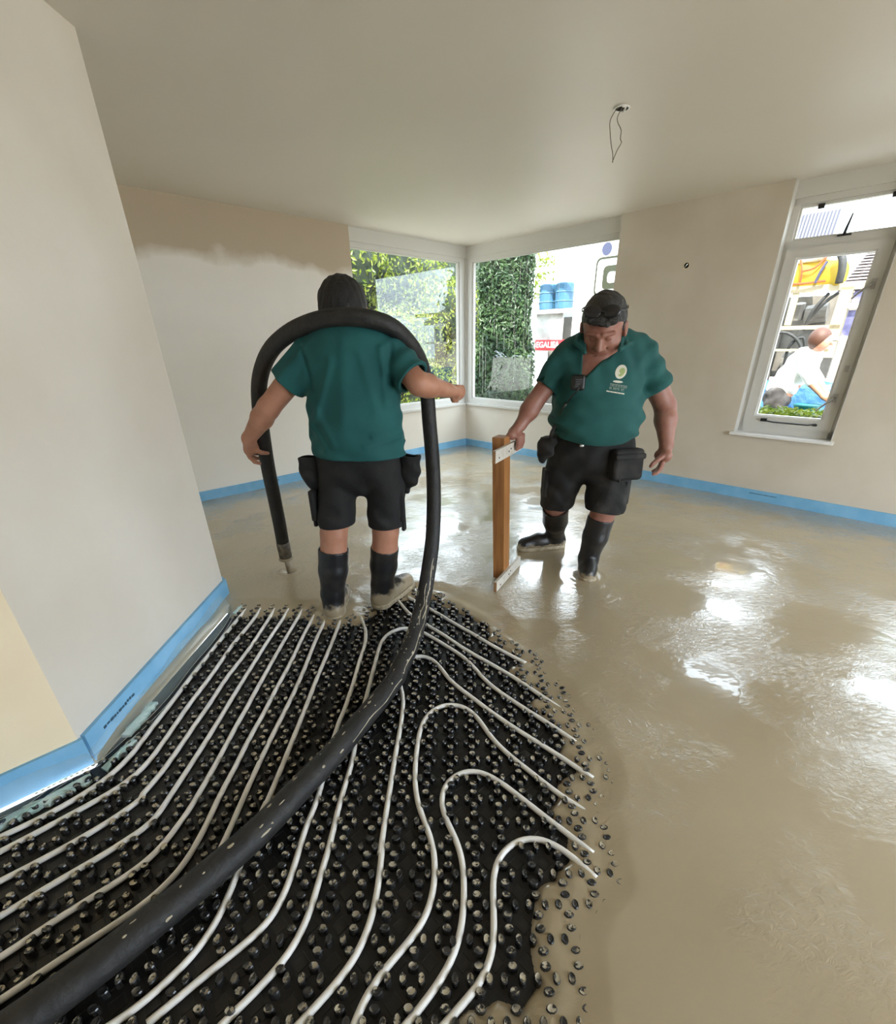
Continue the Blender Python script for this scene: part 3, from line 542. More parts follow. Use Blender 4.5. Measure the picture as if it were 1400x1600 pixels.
pipe_labels = {
 'a':'white heating pipe nearest the angled corner wall, bending left under the plastic film',
 'b':'white heating pipe second from the angled corner wall, bending away to the left',
 'c':'white heating pipe third from the angled corner wall, with a wide bend to the left',
 'd':'white heating pipe fourth from the corner wall, smeared with dried screed on its bend',
 'e':'white heating pipe fifth from the corner wall, bending left above the hose',
 'f':'white heating pipe sixth from the corner wall, last to bend left clear of the hose',
 'g':'white heating pipe seventh from the corner wall, vanishing under the thick hose for good',
 'h':'white heating pipe that starts between the boots and reappears close below the hose',
 'i':'white heating pipe with a small S-bend just behind the bare-legged worker\'s boots',
 'j':'white heating pipe looping round below the standing hose, its arm crossing to the screed',
 'k':'white heating pipe that turns back hidden under the hose, with a double-curved right arm',
 'l':'white heating pipe forming the largest open loop on the bare mat right of the hose',
 'm':'white heating pipe forming the middle loop, inside and below the largest one',
 'n':'white heating pipe forming the smallest loop, at the near edge of the screed',
 'q':'white heating pipe running slantwise closest to the far edge of the screed',
 'r':'white heating pipe starting by the turned boot and slanting under the standing hose'}
for k, pts in PL.items():
    z = np.full(len(pts), -.0178); sdp = signed(pts)
    z = z - .007*np.clip((sdp-.09)/.06, 0, 1)
    o = MB().tube(spline(np.c_[pts[::2], z[::2]], .02), .0098, 10).build('heating_pipe', M['pipe'], smooth=True)
    tag(o, pipe_labels[k], 'pipe', 'white heating pipes')
# film skirt from the strips down on to the mat
def wavy_film():
    L_ = spline([(x,y,0) for x,y in FILM], .012)[:,:2]; n = len(L_); rows = 7; vs_ = []; fs = []
    for i, p in enumerate(L_):
        y = p[1]
        # foot of the wall next to this point
        if y > 1.31: w = A_+ (B_-A_)*((y-A_.y)/(B_.y-A_.y)); w = Vector((w.x+.021, w.y, 0))
        else:
            t_ = (Vector((p[0],p[1],0))-A_).dot(-EX); w = A_-EX*max(t_,0)-EY*.021
        zt = .040+.010*math.sin(i*.17)+.012*math.sin(i*.057+1)
        for r_ in range(rows):
            f_ = r_/(rows-1); q_ = w.xy.lerp(Vector(p), f_**1.15); z_ = zt*(1-f_)**1.5+(MZ+.006)*(1-(1-f_)**1.5)
            z_ += .010*math.sin(i*.21+r_*1.7)*math.sin(PI*f_)+.005*math.sin(i*.47-r_*2.1)*math.sin(PI*f_)
            vs_.append((q_.x, q_.y, max(z_, MZ+.004)))
    for i in range(n-1):
        for r_ in range(rows-1): fs.append((i*rows+r_, (i+1)*rows+r_, (i+1)*rows+r_+1, i*rows+r_+1))
    return MB().add(vs_, fs), L_
fm, FLs = wavy_film()
o = fm.build('plastic_film', M['film'], smooth=True); tag(o, 'clear crinkled plastic film draped from the blue strip on to the mat at the left', 'film')
MB().tube(np.c_[FLs, np.full(len(FLs), MZ+.006)], .0012, 5).build('film_edge', M['white'], o)
MB().tube(np.c_[FLs+np.array([.022,-.012]), np.full(len(FLs), MZ+.005)][6:], .0014, 5).build('film_edge', M['white'], o)
def scrap(pts, label):
    mb_ = MB(); r_ = random.Random(len(label)); n = len(pts); top = [(x,y,MZ+.012+r_.uniform(0,.012)) for x,y in pts]; bot = [(x,y,MZ+.002) for x,y in pts]
    c_ = (sum(p[0] for p in pts)/n, sum(p[1] for p in pts)/n, MZ+.03)
    mb_.add(top+bot+[c_], [(i,(i+1)%n,2*n) for i in range(n)]+[(n+i,n+(i+1)%n,(i+1)%n,i) for i in range(n)]+[tuple(range(2*n-1,n-1,-1))])
    o_ = mb_.build('foam_scrap', M['pale_foam']); return tag(o_, label, 'foam scrap')
def ragged(line, w, seed):
    r_ = random.Random(seed); up = [(p[0]+r_.uniform(-.006,.006), p[1]+r_.uniform(-.006,.006)) for p in line]; dn = [(p[0]+w[0]+r_.uniform(-.007,.007), p[1]+w[1]+r_.uniform(-.007,.007)) for p in reversed(line)]
    return up+dn
def seg(a, c, n): return [(a[0]+(c[0]-a[0])*k/n, a[1]+(c[1]-a[1])*k/n) for k in range(n+1)]
scrap(ragged(seg((-1.365,1.415),(-1.395,1.255),10), (.022,-.012), 1), 'pale green foam scrap on the mat beside the film at the wall corner')
scrap(ragged(seg((-1.425,1.22),(-1.60,1.035),14), (.03,-.028), 2), 'long pale green foam scrap under the film below the cream wall')
scrap(ragged(seg((-1.425,1.62),(-1.43,1.42),12), (.035,0), 4), 'pale green foam scrap under the film along the angled wall')
scrap(ragged(seg((-1.375,2.50),(-1.385,2.38),8), (.022,-.006), 3), 'small torn pale foam scrap at the far end of the angled wall')

# ------------------------------------------------------------------ the hose
hp_ = spline(HOSE, .03); n_ = len(hp_); hp_[:,2] = np.where((hp_[:,2] < .075) & (hp_[:,1] < 1.75), .0425, hp_[:,2])
hr = np.interp(np.arange(n_), [0, n_*.45, n_*.62, n_-1], [.0415, .040, .043, .0465])
hose = empty('screed_hose', (float(hp_[0][0]), float(hp_[0][1]), 0), 'thick black rubber pump hose over a worker\'s shoulders, trailing across the nub mat', 'hose')
MB().tube(hp_[2:], hr[2:], 20).build('hose_wall', M['hose'], hose, smooth=True)
e0, e1 = Vector(hp_[0]), Vector(hp_[4]); dr = (e0-e1).normalized()
MB().tube([e1+dr*.0-dr*.01, e1+dr*.02, e0-dr*.012], [.0435,.0445,.0425], 20).build('end_sleeve', M['coupling'], hose, smooth=True)
MB().tube([e0-dr*.014, e0-dr*.012, e0+dr*.004, e0+dr*.012], [.040,.049,.049,.036], 20).build('collar', M['slurry'], hose)
tip = Vector((-1.216,2.928,-.012)); MB().tube([e0, e0.lerp(tip,.5), tip], [.021,.0155,.0115], 14).build('nozzle', M['slurry'], hose, smooth=True)
MB().tube([Vector(hp_[int(n_*.335)])+Vector((0,0,.034)), Vector(hp_[int(n_*.335)])+Vector((.004,0,.056))], [.010,.004], 8).build('clamp_tip', M['black'], hose)
# dried splashes and scuffed streaks lying on the lower hose
mb = MB(); r8 = random.Random(11)
for _ in range(75):
    i = int(r8.triangular(n_*.57, n_-2, n_*.70)); i = min(i, n_-2); t = Vector(hp_[i+1]-hp_[i]).normalized(); sd = t.cross(Vector((0,0,1))).normalized(); up = sd.cross(t)
    th = r8.uniform(-1.5, 1.5); nrm = up*math.cos(th)+sd*math.sin(th); c = Vector(hp_[i])+nrm*(hr[i]-.0002); tg = nrm.cross(t)
    L_, w_ = r8.choice([(.006,.004),(.004,.003),(.012,.003),(.022,.004),(.009,.006)]); L_ *= r8.uniform(.6,1.4)
    k_ = 7; vs_ = [c+nrm*.0022]; fs = []
    for a in range(k_): vs_.append(c+t*math.cos(2*PI*a/k_)*L_*r8.uniform(.6,1.2)+tg*math.sin(2*PI*a/k_)*w_*r8.uniform(.6,1.2)+nrm*.0003)
    fs = [(0,1+a,1+(a+1)%k_) for a in range(k_)]; mb.add(vs_, fs)
mb.build('slurry_splashes', M['slurry'], hose, 'stuff')
def streak(i0, i1, th, w):   # a ragged scuff along the hose
    vs_ = []; fs = []; rr_ = random.Random(i0)
    for k, i in enumerate(range(i0, i1)):
        t = Vector(hp_[i+1]-hp_[i]).normalized(); sd = t.cross(Vector((0,0,1))).normalized(); up = sd.cross(t); tk = th+.10*math.sin(k*.9)
        for dth in (-w*rr_.uniform(.2,1)/hr[i], w*rr_.uniform(.2,1)/hr[i]):
            vs_.append(Vector(hp_[i])+(up*math.cos(tk+dth)+sd*math.sin(tk+dth))*(hr[i]+.0008))
        if k: fs.append((2*k-2,2*k-1,2*k+1,2*k))
    return MB().add(vs_, fs)
i6 = int(n_*.60)
for a, b_, th, w in ((i6-2,i6+14,-.75,.004),(i6+8,i6+26,-1.0,.0035),(i6+3,i6+16,-.35,.003),(i6+26,i6+40,-1.15,.003),(i6+10,i6+20,.9,.003)):
    streak(a, min(b_,n_-2), th, w).build('dried_streak', M['slurry'], hose)

# ------------------------------------------------------------------ the wooden levelling bar
ax = Vector((.448,.894,0)); nn = Vector((.894,-.448,0)); az_ = math.atan2(ax.y, ax.x)
tool = empty('levelling_bar', (.283,2.82,0), 'wooden post with a short white board across its top and its foot, standing in screed', 'levelling tool')
lean = Vector((-.031,-.01,0))
def obox(mb, c, ha, hn, z0, z1, l0=0, l1=0, slope=0.0):
    pts = []
    for z, l in ((z0,l0),(z1,l1)):
        for a, n__ in ((-ha,-hn),(ha,-hn),(ha,hn),(-ha,hn)): 
            p = Vector(c)+ax*a+nn*n__+lean*l; pts.append((p.x,p.y,z+slope*a))
    return mb.hexa([pts[0],pts[3],pts[2],pts[1],pts[4],pts[7],pts[6],pts[5]])
pc = Vector((.283,2.82,0))
obox(MB(), pc, .05, .038, .012, .945, 0, 1).build('post', M['wood'], tool)
lo = MB(); obox(lo, pc+nn*.047+ax*.005, .226, .009, .004, .072, 0, .07); lo.build('foot_board', M['board'], tool)
hi_c = pc+lean*.93+nn*.047-ax*.01
hi = MB(); obox(hi, hi_c, .215, .009, .835, .905, 0, 0); top_b = hi.build('head_board', M['board'], tool)
for c_, z_ in ((hi_c,.87), (pc+nn*.047+ax*.005+lean*.04,.04)):
    for s_ in (-1, 1):
        c2 = c_+nn*.0095+ax*(.016*s_+.01); mb = MB(); mb.tube([(c2.x,c2.y,z_+.005*s_),(c2.x+nn.x*.002,c2.y+nn.y*.002,z_+.005*s_)], .0055, 8); mb.build('screw', M['black'], tool)
    c2 = c_+nn*.0095-ax*.16; mb = MB(); mb.tube([(c2.x,c2.y,z_-.012),(c2.x+nn.x*.002,c2.y+nn.y*.002,z_-.012)], .0055, 8); mb.build('screw', M['black'], tool)
for c_, z0, z1 in ((hi_c-ax*.2155,.835,.905), (pc+nn*.047+ax*.005-ax*.2265,.004,.072)):
    mb = MB(); obox(mb, c_, .0012, .0092, z0, z1); mb.build('board_end', M['wood_end'], tool)

# ------------------------------------------------------------------ bodies: smooth distance fields meshed as one surface
class Field:
    def __init__(s, lo, hi, h=.005):
        s.h = h; s.lo = np.array(lo, np.float32); s.n = (np.ceil((np.array(hi)-np.array(lo))/h)+1).astype(int)
        s.d = np.full(tuple(s.n), .12, np.float32); s.ax = [s.lo[k]+h*np.arange(s.n[k], dtype=np.float32) for k in range(3)]
    def _win(s, lo, hi):
        a = np.maximum(np.floor((np.array(lo)-s.lo)/s.h).astype(int), 0); b = np.minimum(np.ceil((np.array(hi)-s.lo)/s.h).astype(int)+1, s.n)
        if (b <= a).any(): return None, None
        sl = tuple(slice(a[k], b[k]) for k in range(3)); return sl, np.meshgrid(*[s.ax[k][sl[k]] for k in range(3)], indexing='ij', sparse=True)
    def _mix(s, sl, dn, k, op):
        d = s.d[sl]
        if op == 'add':
            h_ = np.clip(.5+.5*(d-dn)/k, 0, 1); s.d[sl] = d+(dn-d)*h_-k*h_*(1-h_)
        elif op == 'sub':
            dn = -dn; h_ = np.clip(.5-.5*(d-dn)/k, 0, 1); s.d[sl] = d+(dn-d)*h_+k*h_*(1-h_)
    def cap(s, a, b, ra, rb, k=.02, op='add', flat=None):
        """tapered capsule; flat=(unit axis, factor) squashes it along that axis"""
        a = np.array(a, np.float32); b = np.array(b, np.float32); R = max(ra, rb)+.05
        sl, g = s._win(np.minimum(a,b)-R, np.maximum(a,b)+R)
        if sl is None: return s
        p = [g[i]-a[i] for i in range(3)]; e = b-a
        if flat is not None:
            u, fc = np.array(flat[0], np.float32), flat[1]; pu = p[0]*u[0]+p[1]*u[1]+p[2]*u[2]; p = [p[i]+u[i]*pu*(1/fc-1) for i in range(3)]; e = e+u*(e@u)*(1/fc-1)
        t = np.clip((p[0]*e[0]+p[1]*e[1]+p[2]*e[2])/max(float(e@e),1e-9), 0, 1)
        q = np.sqrt((p[0]-e[0]*t)**2+(p[1]-e[1]*t)**2+(p[2]-e[2]*t)**2)-(ra+(rb-ra)*t)
        if flat is not None: q = q*min(1.0, (1+flat[1])/2)
        s._mix(sl, q.astype(np.float32), k, op); return s
    def chain(s, pts, rs, k=.02, **kw):
        for i in range(len(pts)-1): s.cap(pts[i], pts[i+1], rs[i], rs[i+1], k, **kw)
        return s
    def ell(s, c, r, R=None, k=.02, op='add'):
        c = np.array(c, np.float32); r = np.array(r, np.float32); m = float(r.max())+.05
        sl, g = s._win(c-m, c+m)
        if sl is None: return s
        p = [g[i]-c[i] for i in range(3)]
        if R is not None: p = [R[j][0]*p[0]+R[j][1]*p[1]+R[j][2]*p[2] for j in range(3)]
        k0 = np.sqrt((p[0]/r[0])**2+(p[1]/r[1])**2+(p[2]/r[2])**2); k1 = np.sqrt((p[0]/r[0]**2)**2+(p[1]/r[1]**2)**2+(p[2]/r[2]**2)**2)
        s._mix(sl, (k0*(k0-1)/np.maximum(k1,1e-6)).astype(np.float32), k, op); return s
    def box(s, c, hh, R, rad=.006, k=.004, op='add'):
        c = np.array(c, np.float32); m = float(np.linalg.norm(hh))+.05; sl, g = s._win(c-m, c+m)
        if sl is None: return s
        p = [g[i]-c[i] for i in range(3)]; p = [R[j][0]*p[0]+R[j][1]*p[1]+R[j][2]*p[2] for j in range(3)]
        q = [np.abs(p[j])-(hh[j]-rad) for j in range(3)]; out = np.sqrt(sum(np.maximum(x,0)**2 for x in q)); inn = np.minimum(np.maximum(np.maximum(q[0],q[1]),q[2]), 0)
        s._mix(sl, (out+inn-rad).astype(np.float32), k, op); return s
    def plane(s, p0, nrm, lo=None, hi=None):
        """keep the side where (p-p0).n < 0, inside an optional window"""
        sl, g = s._win(lo if lo is not None else s.lo, hi if hi is not None else s.lo+s.n*s.h)
        if sl is None: return s
        nrm = np.array(nrm, float); nrm /= np.linalg.norm(nrm)
        s.d[sl] = np.maximum(s.d[sl], (sum((g[i]-p0[i])*nrm[i] for i in range(3))).astype(np.float32)); return s
    def warp(s, fn):
        g = np.meshgrid(*s.ax, indexing='ij', sparse=True); near = np.abs(s.d) < .05; s.d += np.where(near, fn(*g), 0).astype(np.float32); return s
    def mesh(s, name, m, parent, smooth_it=2):
        d = s.d; d[0]=d[-1]=.1; d[:,0]=d[:,-1]=.1; d[:,:,0]=d[:,:,-1]=.1
        neg = d < 0; n = s.n; c8 = [(i,j,k) for i in (0,1) for j in (0,1) for k in (0,1)]
        cnt = sum(neg[i:n[0]-1+i, j:n[1]-1+j, k:n[2]-1+k].astype(np.int8) for i,j,k in c8); act = (cnt > 0) & (cnt < 8)
        ids = np.full(act.shape, -1, np.int32); cells = np.argwhere(act); ids[act] = np.arange(len(cells))
        vals = {c: d[cells[:,0]+c[0], cells[:,1]+c[1], cells[:,2]+c[2]] for c in c8}
        acc = np.zeros((len(cells),3)); num = np.zeros(len(cells))
        for a in c8:
            for ax_ in range(3):
                if a[ax_]: continue
                b = list(a); b[ax_] = 1; b = tuple(b); va, vb = vals[a], vals[b]; cr = (va < 0) != (vb < 0); t = np.where(cr, va/np.where(cr, va-vb, 1), 0)
                p = np.repeat(np.array(a, float)[None], len(cells), 0); p[:,ax_] += t; acc += p*cr[:,None]; num += cr
        V = s.lo+(cells+acc/num[:,None])*s.h; F_ = []
        for ax_ in range(3):
            o1, o2 = (ax_+1)%3, (ax_+2)%3; sl0 = [slice(None)]*3; sl1 = [slice(None)]*3; sl0[ax_] = slice(0,-1); sl1[ax_] = slice(1,None)
            e = np.argwhere(neg[tuple(sl0)] != neg[tuple(sl1)]); e = e[(e[:,o1] > 0) & (e[:,o2] > 0)]; fl = neg[tuple(sl0)][e[:,0],e[:,1],e[:,2]]
            def nb(u, w): q = e.copy(); q[:,o1] -= u; q[:,o2] -= w; return ids[q[:,0],q[:,1],q[:,2]]
            qd = np.stack([nb(1,1), nb(0,1), nb(0,0), nb(1,0)], 1); qd[~fl] = qd[~fl][:,::-1]; F_.append(qd)
        F_ = np.vstack(F_); F_ = F_[(F_ >= 0).all(1)]
        for _ in range(smooth_it):   # light relaxation removes the stair-steps
            a = np.concatenate([F_[:,i] for i in range(4)]); b = np.concatenate([F_[:,(i+1)%4] for i in range(4)])
            sm = np.zeros_like(V); np.add.at(sm, a, V[b]); np.add.at(sm, b, V[a]); dg = np.bincount(a, minlength=len(V))+np.bincount(b, minlength=len(V)); V = V*.5+.5*sm/np.maximum(dg,1)[:,None]
        me = bpy.data.meshes.new(name); me.vertices.add(len(V)); me.vertices.foreach_set('co', V.astype(np.float32).ravel())
        me.loops.add(len(F_)*4); me.loops.foreach_set('vertex_index', F_.astype(np.int32).ravel()); me.polygons.add(len(F_)); me.polygons.foreach_set('loop_start', np.arange(0, len(F_)*4, 4, dtype=np.int32))
        me.update(calc_edges=True); me.validate()
        return link(name, me, m, parent, None, True)
def V3(*a): return np.array(a, float)
def finger(F, pts, r0, r1):
    rs = np.linspace(r0, r1, len(pts)); F.chain(pts, list(rs), k=.004)
def frame(fwd, up):
    f = Vector(fwd).normalized(); u = Vector(up); u = (u-f*u.dot(f)).normalized(); s_ = f.cross(u); return s_, f, u     # side (figure's right), forward, up

# ================================================================== worker seen from behind, the hose on his shoulders
PA = empty('person', (-.60,2.43,0), 'worker seen from behind in teal T-shirt, black shorts and boots under a hose', 'person')
A = dict(neck=V3(-.535,2.52,1.50), chest=V3(-.54,2.50,1.33), waist=V3(-.527,2.47,1.09), pelvis=V3(-.527,2.45,.86), shL=V3(-.735,2.50,1.395), elL=V3(-.985,2.50,1.155), wrL=V3(-1.162,2.60,.985),
 shR=V3(-.325,2.50,1.40), elR=V3(-.195,2.41,1.27), wrR=V3(-.055,2.555,1.228), hipL=V3(-.658,2.45,.77), hipR=V3(-.392,2.45,.77), knL=V3(-.705,2.40,.50), knR=V3(-.422,2.45,.49), anL=V3(-.757,2.385,.09), anR=V3(-.475,2.48,.10))
FL_A = ((0,1,0), .64)
def torso_a(F, g=0.0, k=.05):
    F.cap(V3(-.525,2.46,.93), V3(-.535,2.48,1.16), .225+g, .215+g, k, flat=FL_A); F.cap(V3(-.535,2.48,1.16), V3(-.535,2.51,1.34), .215+g, .205+g, k, flat=FL_A)
    F.cap(A['shL']+V3(.06,0,.0), A['shR']+V3(-.06,0,0), .092+g, .092+g, k); F.cap(V3(-.62,2.50,1.455), V3(-.44,2.50,1.46), .07+g, .07+g, k)
    F.ell(V3(-.535,2.47,1.43), (.16+g,.10+g,.10+g), k=k)
    return F
F = Field((-1.36,2.05,-.06), (.12,2.98,1.80), .005)
torso_a(F, -.014)
F.chain([A['neck']-V3(0,0,.04), V3(-.555,2.575,1.56)], [.075,.068], .03)
hc = V3(-.566,2.61,1.605)
F.ell(hc, (.105,.118,.125), k=.02); F.ell(hc+V3(0,.05,-.06), (.085,.085,.08), k=.03); F.cap(hc+V3(0,.13,-.02), hc+V3(0,.155,-.045), .013,.02,.015)
for s_ in (-1, 1): F.ell(hc+V3(.108*s_,.0,-.025), (.014,.03,.042), k=.008)
for s_ in (-1, 1): F.ell(hc+V3(.04*s_,.12,-.005), (.02,.02,.016), k=.012, op='sub'); F.ell(hc+V3(.04*s_,.103,-.005), (.018,.018,.014), k=.006)
F.cap(hc+V3(-.03,.128,-.085), hc+V3(.03,.128,-.085), .010,.010,.01)
for a_, e_, w_ in (('shL','elL','wrL'),('shR','elR','wrR')):
    S_, E_, W_ = A[a_], A[e_], A[w_]
    F.cap(S_, E_, .066, .054, .03); m_ = E_+(W_-E_)*.3; F.cap(E_, m_, .054, .056, .02); F.cap(m_, W_, .055, .036, .02)
# left hand: flat along the far side of the hose, thumb across its front
W_ = A['wrL']; pal = V3(-1.196,2.655,.915)
F.cap(W_, pal, .034, .036, .02, flat=((.8,-.6,0),.72)); F.cap(W_, V3(-1.19,2.70,.91), .03, .03, .02)
finger(F, [V3(-1.178,2.635,.955), V3(-1.168,2.655,.915), V3(-1.142,2.675,.892), V3(-1.108,2.684,.886)], .018, .0105)
finger(F, [V3(-1.205,2.64,.905), V3(-1.208,2.668,.868), V3(-1.196,2.69,.835), V3(-1.172,2.695,.825)], .015, .0105)
finger(F, [V3(-1.212,2.67,.905), V3(-1.221,2.71,.872), V3(-1.212,2.745,.845), V3(-1.19,2.775,.835)], .015, .0105)
finger(F, [V3(-1.21,2.69,.915), V3(-1.221,2.735,.888), V3(-1.216,2.775,.865), V3(-1.19,2.802,.86)], .014, .010)
finger(F, [V3(-1.20,2.705,.93), V3(-1.214,2.75,.913), V3(-1.208,2.785,.895), V3(-1.185,2.81,.89)], .013, .009)
# right hand: loosely closed beyond the hose
W_ = A['wrR']; F.cap(W_, V3(-.018,2.605,1.212), .035, .036, .02, flat=((0,0,1),.82))
for q, (dz, dl) in enumerate(((.022,0),(.006,.006),(-.010,.003),(-.024,-.006))):
    finger(F, [V3(-.012,2.615,1.212+dz), V3(.018+dl,2.66,1.208+dz), V3(.012+dl,2.695,1.195+dz*.8), V3(-.018,2.69,1.183+dz*.7)], .0165-.001*q, .0115)
finger(F, [V3(-.035,2.585,1.20), V3(-.028,2.625,1.172), V3(-.008,2.655,1.165)], .017, .011)
# legs with calves
for h_, k_, a_ in (('hipL','knL','anL'),('hipR','knR','anR')):
    Hh, K_, N_ = A[h_], A[k_], A[a_]
    F.cap(Hh, K_, .10, .074, .04); c_ = K_+(N_-K_)*.30; F.cap(K_, c_, .073, .075, .015); F.cap(c_, N_, .071, .045, .015); F.cap(N_, N_+V3(0,.10,-.05), .045, .04, .03)
bodyA = F.mesh('body', M['skin_a'], PA)
# hair
F = Field(hc-V3(.2,.2,.2), hc+V3(.2,.22,.22), .004)
F.ell(hc+V3(0,-.008,.018), (.119,.128,.128), k=.01); F.ell(hc+V3(.0,-.075,-.02), (.095,.06,.07), k=.03)
F.plane(hc+V3(0,.10,.05), (0,.62,-.75)); F.plane(hc+V3(0,0,-.020), (.18,.35,-1))
for s_ in (-1,1): F.ell(hc+V3(.118*s_,.01,-.03), (.03,.035,.045), k=.008, op='sub')
F.warp(lambda x,y,z: .0022*np.sin(x*150+y*40)*np.sin(z*45+y*70))
F.mesh('hair', M['hair_a'], PA, 1)
# spectacles
gl = MB(); 
for s_ in (-1,1): gl.tube([hc+V3(.112*s_,-.01,-.005), hc+V3(.114*s_,.05,-.003), hc+V3(.10*s_,.125,-.003)], .0042, 6)
gl.tube([hc+V3(-.10,.125,-.003), hc+V3(-.05,.148,-.003), hc+V3(.05,.148,-.003), hc+V3(.10,.125,-.003)], .004, 6); gl.build('spectacles', M['black'], PA)
# T-shirt
F = Field((-1.0,2.15,.86), (-.08,2.80,1.62), .005)
torso_a(F, .012)
F.cap(V3(-.522,2.455,.92), V3(-.53,2.465,1.05), .240, .228, .03, flat=((0,1,0),.76))
S1 = A['shL']+(A['elL']-A['shL'])*.52; F.chain([A['shL'], S1], [.083,.090], .04)
S2v = A['shR']+(A['elR']-A['shR'])*.80; F.chain([A['shR'], S2v], [.083,.088], .04)
F.cap(V3(-.535,2.50,1.46), V3(-.545,2.53,1.525), .095, .078, .03)
def folds_a(x, y, z):
    return 1.7*(.0045*np.sin((x+.53)*34+np.sin(z*9)*1.5)*np.clip((1.38-z)*2.2,0,1)*np.clip((z-.93)*4,.15,1)
            + .004*np.sin((z*1.0+(x+.53)*.55)*42)*np.clip((1.12-z)*6,0,1)+.003*np.sin((z-(x+.53)*.9)*55+y*20)*np.clip((np.abs(x+.53)-.13)*9,0,1))
F.warp(folds_a)
def crease(p, q, w, dpt):   # a soft fold in the cloth from p to q (x, z)
    p, q = np.array(p), np.array(q); e = q-p
    def fn(x, y, z):
        t = np.clip(((x-p[0])*e[0]+(z-p[1])*e[1])/(e@e), 0, 1); d2 = (x-p[0]-t*e[0])**2+(z-p[1]-t*e[1])**2
        return -dpt*np.exp(-d2/(w*w))*np.clip((2.5-y)*14,0,1)
    return fn
for p_, q_, w_, d_ in (((-.60,1.38),(-.70,1.12),.020,.012),((-.365,1.43),(-.352,1.18),.018,.011),((-.53,1.45),(-.56,1.10),.030,.008),((-.70,1.18),(-.62,1.00),.020,.010),((-.30,1.06),(-.42,1.04),.014,.009),((-.29,1.02),(-.46,1.00),.014,.008),((-.455,1.40),(-.40,1.15),.022,.008),((-.74,1.09),(-.66,.98),.015,.008)): F.warp(crease(p_, q_, w_, d_))
for p_, q_ in (((-.745,1.44),(-.715,1.25)),((-.318,1.44),(-.335,1.27))): F.warp(crease(p_, q_, .012, -.010))
d1 = A['elL']-A['shL']; d1 /= np.linalg.norm(d1); F.plane(S1, d1, lo=(-1.0,2.15,1.1), hi=(-.77,2.8,1.62))
d2 = A['elR']-A['shR']; d2 /= np.linalg.norm(d2); F.plane(S2v, d2, lo=(-.285,2.15,1.0), hi=(-.08,2.8,1.62))
F.cap(S1-d1*.02, S1+d1*.05, .074, .074, .004, 'sub'); F.cap(S2v-d2*.02, S2v+d2*.05, .072, .072, .004, 'sub')
F.plane(V3(-.52,2.45,.925), (-.02,0,-1)); F.plane(V3(-.54,2.53,1.535), (0,.35,1))
F.mesh('t_shirt', M['shirt'], PA)
# shorts
F = Field((-.86,2.2,.48), (-.19,2.72,1.02), .005)
def shorts_a(F):
    F.cap(V3(-.527,2.46,.95), V3(-.527,2.45,.93), .214, .226, .03, flat=((0,1,0),.62)); F.ell(V3(-.63,2.415,.85), (.10,.10,.09), k=.04); F.ell(V3(-.42,2.415,.85), (.10,.10,.09), k=.04)
    F.chain([A['hipL'], V3(-.685,2.415,.57), V3(-.69,2.41,.53)], [.108,.097,.096], .025); F.chain([A['hipR'], V3(-.415,2.445,.57), V3(-.418,2.445,.53)], [.108,.099,.098], .025)
shorts_a(F)
F.warp(lambda x,y,z: .003*np.sin(z*60+x*25+np.sin(x*30))*np.clip((.78-z)*5,0,1)+.003*np.sin(x*45+z*22))
F.plane(V3(-.69,2.41,.548), (0.05,0,-1), lo=(-.86,2.2,.48), hi=(-.557,2.72,.70)); F.plane(V3(-.42,2.44,.530), (0,0,-1), lo=(-.557,2.2,.48), hi=(-.19,2.72,.70))
for c_, zz_ in ((V3(-.694,2.412,0),.548),(V3(-.42,2.445,0),.530)): F.cap(c_+V3(0,0,zz_-.03), c_+V3(0,0,zz_+.02), .086, .085, .004, 'sub')
F.plane(V3(-.53,2.45,.955), (0,0,1)); sA = F.mesh('work_shorts', M['shorts'], PA)
# holster pockets hanging at the hips and cargo pockets on the legs
def pouch(name, top, tip, w, th, face, m, parent, open_top=True):
    """a hanging tool pouch: wide at its mouth, narrowing to a blunt tip"""
    top, tip = np.array(top,float), np.array(tip,float); lo = np.minimum(top,tip)-w-.03; hi = np.maximum(top,tip)+w+.03; F = Field(lo, hi, .004)
    md = top*.5+tip*.5; F.cap(top, md, w, w*.92, .02, flat=(face, th)); F.cap(md, tip, w*.92, w*.34, .02, flat=(face, th)); F.plane(top+V3(0,0,.022), (.0,0,1)); F.warp(lambda x,y,z: .004*np.sin(z*70+x*50))
    if open_top: F.cap(top+V3(0,0,.04), top*.75+tip*.25, w*.82, w*.6, .004, 'sub', flat=(face, th*.72))
    return F.mesh(name, m, parent, 1)
pouch('holster_pocket', (-.785,2.44,.895), (-.765,2.43,.735), .070, .55, (-.45,.9,0), M['shorts'], PA)
pouch('holster_pocket', (-.272,2.44,.90), (-.288,2.43,.745), .078, .55, (.45,.9,0), M['shorts'], PA)
def patch(name, c, hh, fwd, m, parent, rad=.008, up=(0,0,1)):
    s_, f, u = frame(fwd, up); F = Field(np.array(c)-max(hh)-.02, np.array(c)+max(hh)+.02, .004); F.box(c, hh, [list(s_), list(f), list(u)], rad); return F.mesh(name, m, parent, 1)
patch('cargo_pocket', (-.787,2.42,.665), (.055,.016,.085), (-1,.1,0), M['shorts'], PA); patch('pocket_flap', (-.795,2.405,.575), (.02,.010,.035), (-1,.2,0), M['shorts'], PA)
patch('cargo_pocket', (-.318,2.44,.655), (.055,.016,.09), (1,.1,0), M['shorts'], PA); patch('pocket_flap', (-.312,2.42,.545), (.02,.010,.04), (1,-.2,0), M['shorts'], PA)
